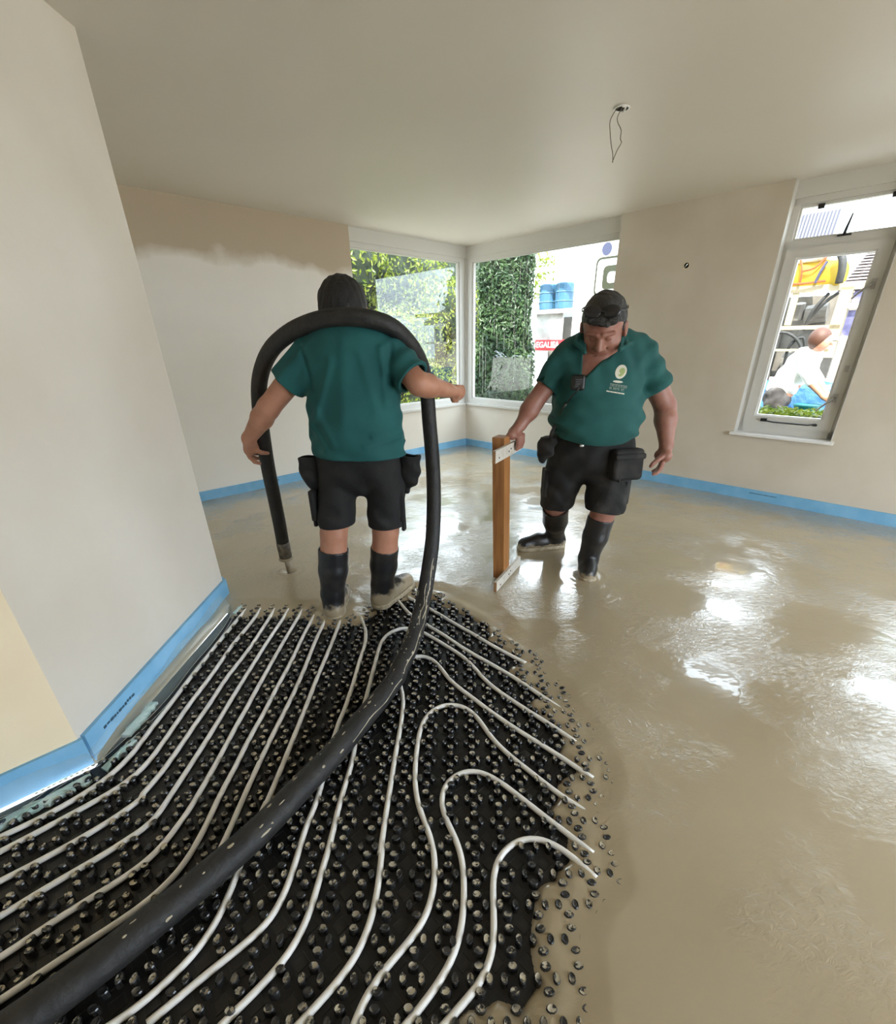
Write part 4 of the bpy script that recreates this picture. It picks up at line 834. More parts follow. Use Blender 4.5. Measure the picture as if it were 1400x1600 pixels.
# boots
def boot(parent, knee, ank, toe, top_z, sole_z, rt_, ra_, m=None):
    knee, ank, toe = [np.array(v, float) for v in (knee, ank, toe)]; lo = np.minimum(np.minimum(knee,ank),toe)-.15; hi = np.maximum(np.maximum(knee,ank),toe)+.15; F = Field(lo, hi, .005)
    dk = (knee-ank); t_ = (top_z-ank[2])/max(dk[2],1e-6); top = ank+dk*t_; fd = toe-ank; fd[2] = 0; Lf = np.linalg.norm(fd); fd /= Lf
    mid = ank+(top-ank)*.55; F.chain([top+dk/np.linalg.norm(dk)*.02, mid, ank+V3(0,0,.02)], [rt_, rt_*.94, ra_], .02)
    heel = ank-fd*.025; heel[2] = sole_z+.055; inst = ank+fd*Lf*.45; inst[2] = sole_z+.068; te = toe-fd*.05; te[2] = sole_z+.05
    F.chain([heel, inst, te], [.058,.055,.052], .03); F.cap(ank, heel, ra_, .058, .03)
    F.plane(top, dk); F.cap(top-dk*.04, top+dk*.1, rt_-.009, rt_-.009, .003, 'sub'); F.plane(V3(*ank[:2],sole_z+.008), (0,0,-1))
    b_ = F.mesh('boot', m or M['rubber'], parent, 2)
    G = Field(lo, hi, .005); hl, il, tl = heel.copy(), inst.copy(), te.copy(); hl[2] = il[2] = tl[2] = sole_z+.022
    G.chain([hl, il, tl], [.064,.059,.060], .02); G.plane(V3(*ank[:2],sole_z+.034), (0,0,1)); G.plane(V3(*ank[:2],sole_z), (0,0,-1)); G.mesh('muddy_sole', M['mud'], b_, 1)
    return b_
def mudboot(name, z0, z1):   # rubber with a coat of wet screed up to about z1 (metres above the floor)
    m = mat(name, (.010,.010,.011), .38); nt, b = nodes(m); L = nt.links.new; g = nt.nodes.new('ShaderNodeNewGeometry'); s_ = nt.nodes.new('ShaderNodeSeparateXYZ'); L(g.outputs['Position'], s_.inputs[0])
    n = nt.nodes.new('ShaderNodeTexNoise'); n.inputs['Scale'].default_value = 22; n.inputs['Detail'].default_value = 6; L(g.outputs['Position'], n.inputs['Vector'])
    a = nt.nodes.new('ShaderNodeMath'); a.operation = 'MULTIPLY_ADD'; L(n.outputs['Fac'], a.inputs[0]); a.inputs[1].default_value = .10; L(s_.outputs['Z'], a.inputs[2])
    r = nt.nodes.new('ShaderNodeMapRange'); r.inputs[1].default_value = z0+.05; r.inputs[2].default_value = z1+.05; r.inputs[3].default_value = 1; r.inputs[4].default_value = 0; L(a.outputs[0], r.inputs[0])
    n2 = nt.nodes.new('ShaderNodeTexNoise'); n2.inputs['Scale'].default_value = 9; n2.inputs['Detail'].default_value = 8; L(g.outputs['Position'], n2.inputs['Vector'])
    r2 = nt.nodes.new('ShaderNodeValToRGB'); r2.color_ramp.elements[0].position = .5; r2.color_ramp.elements[1].position = .8; r2.color_ramp.elements[0].color = (.010,.010,.011,1); r2.color_ramp.elements[1].color = (.04,.037,.032,1); L(n2.outputs['Fac'], r2.inputs['Fac'])
    mx = nt.nodes.new('ShaderNodeMix'); mx.data_type = 'RGBA'; L(r.outputs[0], mx.inputs['Factor']); L(r2.outputs['Color'], mx.inputs['A']); mx.inputs['B'].default_value = (.34,.28,.19,1); L(mx.outputs['Result'], b.inputs['Base Color'])
    bp = nt.nodes.new('ShaderNodeBump'); bp.inputs['Strength'].default_value = .25; bp.inputs['Distance'].default_value = .01; L(n2.outputs['Fac'], bp.inputs['Height']); L(bp.outputs['Normal'], b.inputs['Normal']); return m
M['mud'] = mat('wet_mud', (.34,.28,.19), .3, noise=(40,(.42,.36,.25),.4,.6), bump=(50,.4))
M['boot_l'] = mudboot('boot_coated_low', .055, .075); M['boot_r'] = mudboot('boot_coated_foot', .085, .11); M['boot_b'] = mudboot('boot_dusty', .035, .055)
boot(PA, A['knL'], A['anL']+V3(0,.0,.02), (-.765,2.66,0), .408, -.028, .087, .066, M['boot_l'])
boot(PA, A['knR'], A['anR']+V3(0,0,.02), (-.335,2.735,0), .385, -.006, .083, .066, M['boot_r'])

# ================================================================== stout worker facing the room, levelling bar in his right hand
PB = empty('person', (.84,3.0,0), 'stout worker facing us in teal polo and dusty black shorts, looking down', 'person')
B = dict(shL=V3(.645,2.99,1.365), elL=V3(.455,2.95,1.115), wrL=V3(.375,2.905,.995), shR=V3(1.075,2.99,1.375), elR=V3(1.268,2.985,1.085), wrR=V3(1.272,2.875,.87),
 hipL=V3(.725,3.03,.80), hipR=V3(.985,3.01,.80), knL=V3(.672,3.09,.44), anL=V3(.742,3.335,.09), knR=V3(.945,2.88,.47), anR=V3(.893,2.905,.09))
def torso_b(F, g=0.0, k=.06, belly=True):
    fl = ((0,1,0), .80)
    F.cap(V3(.85,3.0,.90), V3(.848,2.98,1.04), (.238 if belly else .15)+g, (.258 if belly else .19)+g, k, flat=fl); F.cap(V3(.848,2.98,1.04), V3(.855,2.99,1.26), .258+g, .222+g, k, flat=fl)
    if belly: F.ell(V3(.835,2.88,1.03), (.22+g,.15+g,.16+g), k=k)
    F.cap(B['shL']+V3(.05,0,.0), B['shR']-V3(.05,0,0), .10+g, .10+g, k)
    F.cap(V3(.77,2.99,1.425), V3(.94,2.99,1.43), .07+g, .07+g, k); F.ell(V3(.75,2.885,1.235), (.12+g,.085+g,.09+g), k=k); F.ell(V3(.93,2.885,1.24), (.12+g,.085+g,.09+g), k=k); F.ell(V3(.855,3.05,1.40), (.16+g,.10+g,.09+g), k=k)
    return F
F = Field((.22,2.58,-.02), (1.44,3.50,1.76), .005)
torso_b(F, -.010, belly=False)
hb = V3(.808,2.90,1.518); hs_, hf_, hu_ = frame((-.30,-.80,-.52), (0,0,1)); RB = [list(hs_), list(hf_), list(hu_)]
def hl(s_, f, u): return hb+np.array(hs_)*s_+np.array(hf_)*f+np.array(hu_)*u       # head frame: his right, forward, up
F.chain([V3(.86,2.99,1.42), V3(.83,2.95,1.48)], [.095,.095], .04)
F.ell(hl(0,-.012,.03), (.112,.13,.128), RB, .02); F.ell(hl(0,.035,-.055), (.094,.095,.10), RB, .03); F.ell(hl(0,.088,-.125), (.045,.036,.032), RB, .03)
F.ell(hl(0,.025,-.138), (.092,.08,.045), RB, .03)
for s_ in (-1,1):
    F.ell(hl(.060*s_,.05,-.085), (.045,.05,.052), RB, .025); F.ell(hl(.05*s_,.088,-.035), (.036,.030,.026), RB, .02)
    F.ell(hl(.118*s_,-.01,-.018), (.015,.032,.046), RB, .008); F.ell(hl(.128*s_,.0,-.015), (.008,.015,.024), RB, .006, 'sub')
    F.ell(hl(.041*s_,.132,.004), (.024,.018,.014), RB, .012, 'sub'); F.ell(hl(.041*s_,.109,.002), (.020,.016,.0125), RB, .005)
    F.cap(hl(.016*s_,.127,.028), hl(.072*s_,.105,.027), .013, .010, .012); F.ell(hl(.019*s_,.135,-.045), (.014,.016,.013), RB, .010)
F.cap(hl(0,.122,.018), hl(0,.153,-.038), .013, .019, .014)
for s_ in (-1,1): F.cap(hl(.034*s_,.118,-.05), hl(.050*s_,.098,-.095), .004, .004, .008, 'sub')
F.cap(hl(-.032,.108,-.082), hl(.032,.108,-.082), .013,.013,.010); F.cap(hl(-.028,.110,-.098), hl(.028,.110,-.098), .013,.013,.010); F.cap(hl(-.036,.122,-.089), hl(.036,.122,-.089), .0045,.0045,.004,'sub')
F.cap(hl(-.05,.118,.062), hl(.05,.118,.062), .003,.003,.006,'sub')
for a_, e_, w_, r_ in (('shL','elL','wrL',.92),('shR','elR','wrR',1.08)):
    S_, E_, W_ = B[a_], B[e_], B[w_]; F.cap(S_, E_, .072*r_, .058*r_, .03); m_ = E_+(W_-E_)*.35; F.cap(E_, m_, .058*r_, .060*r_, .02); F.cap(m_, W_, .060*r_, .037*r_, .02)
# his right hand closed over the top board of the bar
bc = np.array(hi_c); axn = np.array(ax); nnn = np.array(nn); bt = .905
def bp_(a, n__, z): return V3(bc[0]+axn[0]*a+nnn[0]*n__, bc[1]+axn[1]*a+nnn[1]*n__, z)
F.cap(B['wrL'], bp_(.10,-.005,.955), .034, .036, .02); F.cap(bp_(.07,-.004,.946), bp_(.16,-.004,.946), .030, .028, .012)
for q, a in enumerate((.075,.105,.134,.160)):
    finger(F, [bp_(a,.0,.945), bp_(a+.004,.032,.935), bp_(a+.006,.034,.895), bp_(a+.006,.026,.862)], .0165-.0008*q, .0115)
finger(F, [bp_(.06,-.012,.955), bp_(.045,-.03,.93), bp_(.05,-.026,.895)], .017, .0125)
# his left hand hanging, half open
W_ = B['wrR']; pal = V3(1.255,2.855,.805); F.cap(W_, pal, .037, .040, .02, flat=((.86,.5,0),.72)); F.cap(pal+V3(.012,-.02,.01), pal+V3(-.012,.025,.005), .034, .032, .015)
for q, (o, c_) in enumerate(((V3(-.010,-.030,-.035),0),(V3(0,-.012,-.042),.004),(V3(.006,.008,-.042),.006),(V3(.008,.026,-.034),.004))):
    k0 = pal+o; finger(F, [k0, k0+V3(-.008,-.004,-.034+c_), k0+V3(-.026,-.008,-.056+c_), k0+V3(-.046,-.008,-.064+c_)], .0160-.0008*q, .0105)
finger(F, [pal+V3(-.012,-.03,.012), pal+V3(-.045,-.042,-.008), pal+V3(-.072,-.044,-.032), pal+V3(-.082,-.042,-.048)], .0175, .0115)
for h_, k_, a_ in (('hipL','knL','anL'),('hipR','knR','anR')):
    F.cap(B[h_], B[k_], .115, .078, .04); F.cap(B[k_], B[k_]+(B[a_]-B[k_])*.3, .078, .078, .03); F.cap(B[k_]+(B[a_]-B[k_])*.3, B[a_], .076, .05, .03)
bodyB = F.mesh('body', M['skin_b'], PB)
# short greying hair
F = Field(hb-.22, hb+.23, .004)
F.ell(hl(0,-.022,.042), (.121,.137,.129), RB, .01); F.ell(hl(0,-.085,-.02), (.10,.06,.08), RB, .03)
n_h = np.array(hf_)*.50-np.array(hu_)*.87; F.plane(hl(0,.105,.088), n_h); n_s = np.array(hf_)*.9-np.array(hu_)*.2
for s_ in (-1,1):
    F.cap(hl(.100*s_,.015,.045), hl(.1045*s_,.022,.0), .014, .0095, .010); F.ell(hl(.132*s_,-.012,-.022), (.025,.034,.044), RB, .006, 'sub')
F.cap(hl(-.06,.10,.098), hl(.055,.098,.10), .028,.026,.012); F.cap(hl(-.03,.12,.085), hl(.03,.118,.09), .017,.015,.008)
F.warp(lambda x,y,z: .0026*np.sin(x*110+y*70+np.sin(z*60)*2)*np.sin(z*50-x*40+2))
F.mesh('hair', M['hair_b'], PB, 1)
# sunglasses pushed up on the hair
sg = None
s1 = Field(hl(0,.1,.13)-.16, hl(0,.1,.13)+.16, .0035)
for s_ in (-1,1): s1.ell(hl(.048*s_,.102,.142), (.046,.011,.033), [list(hs_), list((Vector(hf_)*.75+Vector(hu_)*.66)), list((Vector(hu_)*.75-Vector(hf_)*.66))], .003)
s1.cap(hl(-.016,.108,.145), hl(.016,.108,.145), .004,.004,.004); sg = s1.mesh('sunglasses', M['lens'], PB, 1)
for s_ in (-1,1):
    tm = MB().tube([hl(.09*s_,.092,.142), hl(.110*s_,.055,.120), hl(.1195*s_,-.01,.095), hl(.116*s_,-.06,.08)], .0042, 6)
    tm.build('temple', M['black'], sg)
# polo shirt
F = Field((.40,2.60,.84), (1.36,3.34,1.56), .005)
torso_b(F, .011)
S1 = B['shL']+(B['elL']-B['shL'])*.66; F.chain([B['shL'], S1], [.088,.078], .045); S2v = B['shR']+(B['elR']-B['shR'])*.66; F.chain([B['shR'], S2v], [.09,.095], .045)
F.chain([V3(.86,3.0,1.44), V3(.84,2.97,1.49)], [.108,.104], .03)
def folds_b(x, y, z):
    f = np.clip((2.98-y)*8,0,1)
    return 1.6*(.004*np.sin((z*1.1-(x-.85)*.8)*46)*np.clip((np.abs(x-.85)-.12)*7,0,1)+.0035*np.sin((z+(x-.85)*.35)*60)*np.clip((1.22-z)*6,0,1)*np.clip((np.abs(x-.85)-.08)*8,0,1)
            +.003*np.sin(x*60+z*18)*f*np.clip((z-1.2)*6,0,1))
F.warp(folds_b)
d1 = B['elL']-B['shL']; d1 /= np.linalg.norm(d1); F.plane(S1, d1, lo=(.40,2.6,1.04), hi=(.572,3.34,1.5)); d2 = B['elR']-B['shR']; d2 /= np.linalg.norm(d2); F.plane(S2v, d2, lo=(1.13,2.6,1.0), hi=(1.36,3.34,1.5))
F.cap(S1-d1*.02, S1+d1*.05, .067, .067, .004, 'sub'); F.cap(S2v-d2*.02, S2v+d2*.05, .082, .082, .004, 'sub')
F.plane(V3(.84,2.80,.897), (-.02,.28,-1)); F.plane(V3(.84,2.97,1.515), (-.05,-.45,1))
# open placket showing the chest
F.cap(V3(.700,2.80,1.262), V3(.785,2.84,1.44), .008, .086, .006, 'sub', flat=((0,1,0),2.5)); F.cap(V3(.80,2.80,1.43), V3(.83,2.93,1.53), .085, .10, .01, 'sub')
# collar wings
for a, c, e in ((V3(.945,2.985,1.515), V3(.985,2.90,1.44), V3(.885,2.80,1.405)), (V3(.725,2.985,1.50), V3(.655,2.885,1.44), V3(.695,2.805,1.392))):
    F.cap(a, c, .016, .012, .010); F.cap(c, e, .013, .010, .010); F.cap(a, e, .014, .010, .010); F.cap((a+c+e)/3, (c+e)/2, .012, .011, .008)
F.cap(V3(.735,3.0,1.505), V3(.85,3.075,1.52), .016,.018,.01); F.cap(V3(.85,3.075,1.52), V3(.95,3.0,1.515), .018,.016,.01)
polo = F.mesh('polo_shirt', M['shirt_b'], PB)
# emblem and lettering lie on the cloth: dropped on to the shirt along y
bv = BVHTree.FromPolygons([v.co[:] for v in polo.data.vertices], [p.vertices[:] for p in polo.data.polygons])
def decal(name, polys, m, parent, off=.0018):
    mb = MB()
    for pl_ in polys:
        vs_ = []
        for x, z in pl_:
            hit = bv.ray_cast(Vector((x,2.3,z)), Vector((0,1,0)), 1.2)
            y = hit[0].y if hit[0] is not None else 2.83
            vs_.append((x, y-off, z))
        mb.add(vs_, [tuple(range(len(vs_)-1,-1,-1))] if len(vs_) > 4 else [(0,1,2,3)])
    return mb.build(name, m, parent)
def oval(cx_, cz, a, b_, rot, n=18): return [(cx_+a*math.cos(2*PI*k/n)*math.cos(rot)-b_*math.sin(2*PI*k/n)*math.sin(rot), cz+a*math.cos(2*PI*k/n)*math.sin(rot)+b_*math.sin(2*PI*k/n)*math.cos(rot)) for k in range(n)]
LX, LZ = .905, 1.293
decal('emblem', [oval(LX, LZ, .038, .030, 1.0)], M['logo_white'], PB, .003); decal('emblem_centre', [oval(LX+.003, LZ-.002, .024, .016, 1.0)], M['logo_green'], PB, .004)
decal('emblem_foot', [oval(LX-.014, LZ-.050, .029, .006, -.10, 12)], M['logo_white'], PB, .003)
r9 = random.Random(4); pl_ = []
for (x0, x1, z0, hgt) in ((-.062,.042,-.064,.0075),(-.058,.028,-.082,.0065)):
    x = LX+x0
    while x < LX+x1:
        w = r9.uniform(.004,.0065); z = LZ+z0-(x-LX-x0)*.16; gap = r9.random() < .13
        if not gap:
            st = r9.random()
            pl_ += [[(x,z-hgt),(x+w*.34,z-hgt),(x+w*.34,z+hgt),(x,z+hgt)], [(x,z+hgt*.45),(x+w,z+hgt*.45),(x+w,z+hgt),(x,z+hgt)]]
            if st > .4: pl_.append([(x+w*.66,z-hgt),(x+w,z-hgt),(x+w,z+hgt),(x+w*.66,z+hgt)])
        x += w+.0022
decal('lettering', pl_, M['logo_text'], PB, .003)
decal('printed_line', [[(LX-.074+k*.021,LZ-.100-.0034*k),(LX-.074+k*.021+.0195,LZ-.100-.0034*(k+1)),(LX-.074+k*.021+.0195,LZ-.094-.0034*(k+1)),(LX-.074+k*.021,LZ-.094-.0034*k)] for k in range(5)], M['logo_white'], PB, .003)
# dusty work shorts
F = Field((.54,2.66,.36), (1.24,3.32,1.0), .005)
F.cap(V3(.85,3.0,.95), V3(.85,3.01,.86), .243, .243, .04, flat=((0,1,0),.80)); F.ell(V3(.85,2.93,.80), (.11,.10,.10), k=.06)
F.chain([B['hipL'], V3(.680,3.07,.50), V3(.672,3.095,.42)], [.148,.112,.104], .05); F.chain([B['hipR'], V3(.952,2.89,.52), V3(.945,2.875,.44)], [.150,.122,.117], .05)
F.warp(lambda x,y,z: .004*np.sin(z*46+x*30+np.sin(x*25+y*20)*1.2)*np.clip((.84-z)*5,0,1)+.003*np.sin(x*50-z*28))
F.plane(V3(.675,3.09,.438), (.05,.25,-1), lo=(.54,2.66,.36), hi=(.80,3.32,.62)); F.plane(V3(.945,2.88,.452), (-.12,-.1,-1), lo=(.80,2.66,.36), hi=(1.24,3.32,.62))
F.cap(V3(.677,3.085,.46), V3(.668,3.10,.38), .093,.090,.004,'sub'); F.cap(V3(.946,2.88,.475), V3(.944,2.872,.40), .104,.102,.004,'sub')
F.plane(V3(.85,3.0,.985), (0,0,1)); sB = F.mesh('work_shorts', M['shorts_b'], PB)
# tool pouches, radio, shoulder microphone
patch('tool_pouch', (1.02,2.815,.770), (.100,.045,.095), (.22,-.97,.08), M['shorts_b'], PB, .026); patch('pouch_flap', (1.022,2.800,.818), (.100,.042,.018), (.22,-.97,.25), M['shorts_b'], PB, .012)
patch('pouch_divider', (.965,2.795,.755), (.007,.040,.085), (.22,-.97,.08), M['shorts_b'], PB, .004)
patch('cargo_pocket', (1.052,2.87,.575), (.042,.030,.082), (.8,-.6,0), M['shorts_b'], PB, .01); patch('pocket_flap', (1.030,2.84,.49), (.032,.014,.045), (.6,-.8,0), M['shorts_b'], PB, .006)
patch('cargo_pocket', (.583,3.04,.60), (.045,.022,.095), (-1,-.1,0), M['shorts_b'], PB, .01)
patch('belt_buckle', (.735,2.805,.889), (.014,.006,.010), (0,-1,.1), M['steel'], PB, .003)
pouch('radio_holster', (.555,2.93,.895), (.525,2.93,.775), .058, .6, (-.6,-.8,0), M['shorts_b'], PB, False)
rd = MB(); rd.tube([(.562,2.90,.90),(.570,2.895,.955),(.600,2.87,1.04),(.625,2.835,1.125)], [.016,.013,.011,.009], 10); rd.build('radio_antenna', M['black'], PB, smooth=True)
mb = MB(); mb.tube(spline([(.632,2.845,1.12),(.645,2.80,1.165),(.662,2.772,1.19),(.675,2.765,1.215)], .02), .0042, 8); mb.build('coiled_cord', M['black'], PB, smooth=True)
hit = bv.ray_cast(Vector((.672,2.3,1.24)), Vector((0,1,0)), 1.2); my = (hit[0].y if hit[0] is not None else 2.8)-.018
mic = patch('radio_microphone', (.672,my,1.24), (.040,.019,.042), (-.2,-1,.2), M['black'], PB, .016)
mb = MB()
for k in range(4): mb.box((.672,my-.021,1.256-.011*k), (.020,.002,.0028))
mb.build('speaker_grille', M['rubber'], mic)
boot(PB, B['knL'], B['anL'], (.452,3.27,0), .405, -.004, .094, .066, M['boot_b']); boot(PB, B['knR'], B['anR'], (.855,2.735,0), .405, -.008, .088, .066, M['boot_b'])

# ------------------------------------------------------------------ outside the windows
GZ = -.22
b = MB(); 
for (x0,x1,y0,y1) in ((XB+.25,40,-40,40),(-40,XB+.25,YB+.25,40),(-40,-3.3,-40,YB+.25),(-3.3,XB+.25,-40,-3.3)): b.rbox(x0,x1,y0,y1,GZ-.05,GZ)
struct('ground', b, M['ground'])
def leaves(n, fpos, size, fn=None, seed=1, quad=True):
    """n bent leaves; fpos(rng) gives a centre and an outward direction"""
    r_ = np.random.default_rng(seed); mb = MB()
    for _ in range(n):
        c, nrm = fpos(r_); c = Vector(c); nrm = Vector(nrm)+Vector(r_.normal(0,.5,3)); nrm.normalize(); a = nrm.orthogonal().normalized(); a = Matrix.Rotation(r_.uniform(0,2*PI), 3, nrm) @ a; b_ = nrm.cross(a)
        s_ = size*r_.uniform(.6,1.3); w = s_*.42
        mb.add([c-a*s_*.5, c+b_*w*.5+nrm*s_*.08, c+a*s_*.5-nrm*s_*.12, c-b_*w*.5+nrm*s_*.08], [(0,1,2),(0,2,3)])
    return mb
def bush(name, loc, lobes, n, size, m, label, cat, seed, core=.0):
    """lobes: (dx,dy,dz,r) in room axes about loc"""
    o = empty(name, loc, label, cat, 'leafy growth outside the left bay window'); cs = [(loc+EX*dx+EY*dy+Vector((0,0,dz)), r) for dx,dy,dz,r in lobes]; wts = np.array([r*r for _, r in cs]); wts /= wts.sum()
    def fp(r_):
        c, r = cs[r_.choice(len(cs), p=wts)]; v = r_.normal(0,1,3); v /= np.linalg.norm(v); return c+Vector(v)*r*r_.uniform(.72,1.06), v
    leaves(n, fp, size, seed=seed).build('foliage', m, o, 'stuff')
    mb = MB(); r_ = random.Random(seed)
    base = Vector((loc.x,loc.y,GZ))
    for c, r in cs: mb.tube([base+Vector((r_.uniform(-.05,.05),r_.uniform(-.05,.05),0)), base.lerp(c,.5)+Vector((r_.uniform(-.1,.1),r_.uniform(-.1,.1),.1)), c], [.03,.022,.008], 6)
    mb.build('stems', M['bark'], o)
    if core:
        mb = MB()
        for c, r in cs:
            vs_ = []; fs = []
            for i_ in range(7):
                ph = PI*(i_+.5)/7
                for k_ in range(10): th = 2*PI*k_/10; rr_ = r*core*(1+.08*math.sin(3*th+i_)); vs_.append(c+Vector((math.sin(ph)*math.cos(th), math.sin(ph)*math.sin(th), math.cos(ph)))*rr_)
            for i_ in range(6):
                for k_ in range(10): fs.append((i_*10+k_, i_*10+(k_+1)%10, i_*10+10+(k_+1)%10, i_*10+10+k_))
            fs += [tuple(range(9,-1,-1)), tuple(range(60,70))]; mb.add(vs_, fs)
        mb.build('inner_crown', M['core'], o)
    return o
bush('garden_shrub', rw(5.5,7.4,.6), [(0,0,.4,.8),(.7,.2,.2,.7),(-.6,.1,.1,.65),(.3,-.2,-.3,.6),(-.3,-.3,-.4,.55),(1.3,.3,-.1,.7),(.6,.5,.8,.7),(1.5,.6,.9,.6),(2.2,.4,.2,.8),(2.3,.6,1.3,.8),(3.1,.7,.5,.9),(2.0,.3,-.4,.7)], 14000, .075, M['leaf_sun'], 'bright sunlit yellow-green shrub close outside the left corner window', 'shrub', 5, .72)
bush('garden_tree', rw(6.2,9.6,2.2), [(0,0,.7,1.1),(-1.2,.2,.5,1.0),(1.2,.4,.6,1.1),(2.2,.2,.3,1.0),(-.4,.6,-.5,1.1),(1.0,.6,-.7,1.2),(2.4,.6,-.9,1.1)], 11000, .11, M['leaf_sun'], 'sunlit broadleaf tree rising behind the yellow-green shrub', 'tree', 6, .74)
bush('shade_tree', rw(5.4,11.8,2.4), [(0,0,.6,1.5),(-1.8,.2,.3,1.5),(1.8,.2,.5,1.5),(3.6,.2,.2,1.5),(.2,.4,-1.2,1.6),(2.6,.4,-1.3,1.6),(5.4,.2,.6,1.5),(5.2,.4,-1.2,1.6),(6.8,.3,.2,1.5)], 6800, .16, M['leaf_dark'], 'dark green tree in shade at the back of the garden', 'tree', 8, .86)
bush('shade_tree', rw(.2,11.5,2.2), [(0,0,.6,1.6),(-2.0,.2,.3,1.6),(2.0,.2,.8,1.6),(-4.0,.2,.2,1.6),(-1.0,.4,-1.2,1.7),(1.6,.4,-1.3,1.7),(0,.3,2.2,1.5),(-2.6,.3,1.9,1.5)], 3000, .22, M['leaf_dark'], 'unseen dark tree added to block sky reflected in the right corner pane', 'tree', 18, .88)  # added out of view to cut the sky veil on the right pane
# dense clipped conifer hiding the left part of the right pane
ct = empty('conifer', rw(7.0,5.85,GZ), 'tall dense dark green conifer standing just outside the right corner window', 'conifer')
cb = rw(7.0,5.85,GZ)
def cprof(t): return .57*(1-.12*t-.25*max(0,t-.6))*(.9+.1*math.sin(t*9))
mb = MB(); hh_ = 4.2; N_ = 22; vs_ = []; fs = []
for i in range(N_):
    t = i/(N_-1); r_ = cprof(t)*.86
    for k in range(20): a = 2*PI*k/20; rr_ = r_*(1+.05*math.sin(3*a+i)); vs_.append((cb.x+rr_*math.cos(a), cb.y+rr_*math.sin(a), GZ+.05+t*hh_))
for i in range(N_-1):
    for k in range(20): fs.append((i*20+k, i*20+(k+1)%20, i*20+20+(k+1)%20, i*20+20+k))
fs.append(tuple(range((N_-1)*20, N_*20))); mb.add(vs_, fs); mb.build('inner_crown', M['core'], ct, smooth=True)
def fpc(r_):
    t = r_.uniform(0,1); a = r_.uniform(0,2*PI); rr_ = cprof(t)*r_.uniform(.84,1.05)*(1+.06*math.sin(4*a+t*25)); n_v = Vector((math.cos(a),math.sin(a),.35)); return (cb.x+rr_*math.cos(a), cb.y+rr_*math.sin(a), GZ+.05+t*hh_), n_v
leaves(17000, fpc, .085, seed=12).build('foliage', M['conifer'], ct, 'stuff')
MB().tube([(cb.x,cb.y,GZ),(cb.x,cb.y,GZ+1.2)], [.09,.07], 10).build('trunk', M['bark'], ct)
# low hedge under the casement window
hd = empty('low_hedge', rw(6.3,1.2,GZ), 'low clipped green hedge just under the casement window outside', 'hedge')
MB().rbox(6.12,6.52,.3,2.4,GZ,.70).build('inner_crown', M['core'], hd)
def fph(r_):
    f_ = r_.integers(0,3); X = r_.uniform(6.08,6.56); Y = r_.uniform(.28,2.42)
    if f_ == 0: return rw(X,Y,.705+r_.uniform(-.02,.05)), (0,0,1)
    if f_ == 1: return rw(6.10+r_.uniform(-.03,.03),Y,r_.uniform(GZ,.725)), -EX
    return rw(6.54+r_.uniform(-.03,.03),Y,r_.uniform(GZ,.725)), EX
leaves(5500, fph, .06, seed=14).build('foliage', M['leaf_sun'], hd, 'stuff')

# the screed lorry in the street: an open equipment rack, then a white box body
TX = 8.7
lorry = empty('screed_lorry', rw(TX,4.0,GZ), 'white screed pump lorry with open equipment rack parked in the sunny street', 'lorry')
mb = MB()   # white box body, seen through the right pane
mb.rbox(TX+.75,TX+2.6,2.9,6.6,.9,3.75); mb.build('box_body', M['white'], lorry)
mb = MB(); mb.rbox(TX+.72,TX+.75,2.9,6.6,.85,.95); mb.rbox(TX+.72,TX+.75,2.9,6.6,3.70,3.78); mb.build('body_trim', M['white'], lorry)
FXp = TX+.745
def ring_sq(mb, cy_, cz, ho, hi_, rad, x):   # rounded-square ring mark on the body side
    def loop(h_, r_):
        pts = []
        for sx, sz, a0 in ((1,1,0),(-1,1,PI/2),(-1,-1,PI),(1,-1,1.5*PI)):
            for k in range(6): a = a0+PI/2*k/5; pts.append((cy_+sx*(h_-r_)+r_*math.cos(a), cz+sz*(h_-r_)+r_*math.sin(a)))
        return pts
    o, i = loop(ho,rad), loop(hi_,rad*.8); n = len(o); vs_ = [rw(x,y,z) for y,z in o]+[rw(x,y,z) for y,z in i]
    return mb.add(vs_, [(k,(k+1)%n,n+(k+1)%n,n+k) for k in range(n)])
sc_ = (TX+.75)/8.5
mb = MB(); ring_sq(mb, 4.78*sc_*1.0, 1.45+1.00*sc_, .32, .285, .10, FXp-.006); ring_sq(mb, 4.74*sc_, 1.45+.98*sc_, .195, .095, .08, FXp-.006); mb.build('square_logo', M['olive'], lorry)
mb = MB(); cy_, cz_ = 4.89*sc_, 1.45+1.40*sc_; mb.add([rw(FXp-.006, cy_+.105*math.cos(2*PI*k/20), cz_+.105*math.sin(2*PI*k/20)) for k in range(20)], [tuple(range(20))]); mb.build('round_mark', M['lilac'], lorry)
# rack frame
mb = MB()
for yy in (6.62,5.55): mb.rbox(TX,TX+.07,yy-.035,yy+.035,GZ+.35,2.75)
for z_ in (2.70,1.98,1.30,.55): mb.rbox(TX,TX+.07,5.4,6.66,z_-.035,z_+.035)
mb.build('rack_frame', M['white'], lorry)
mb = MB().rbox(TX+.08,TX+.12,5.86,6.50,1.42,1.95); mb.build('grey_panel', M['grey_sheet'], lorry)
mb = MB().rbox(TX+.70,TX+.74,3.0,6.6,GZ+.35,1.9); mb.build('rack_back', M['machine'], lorry)
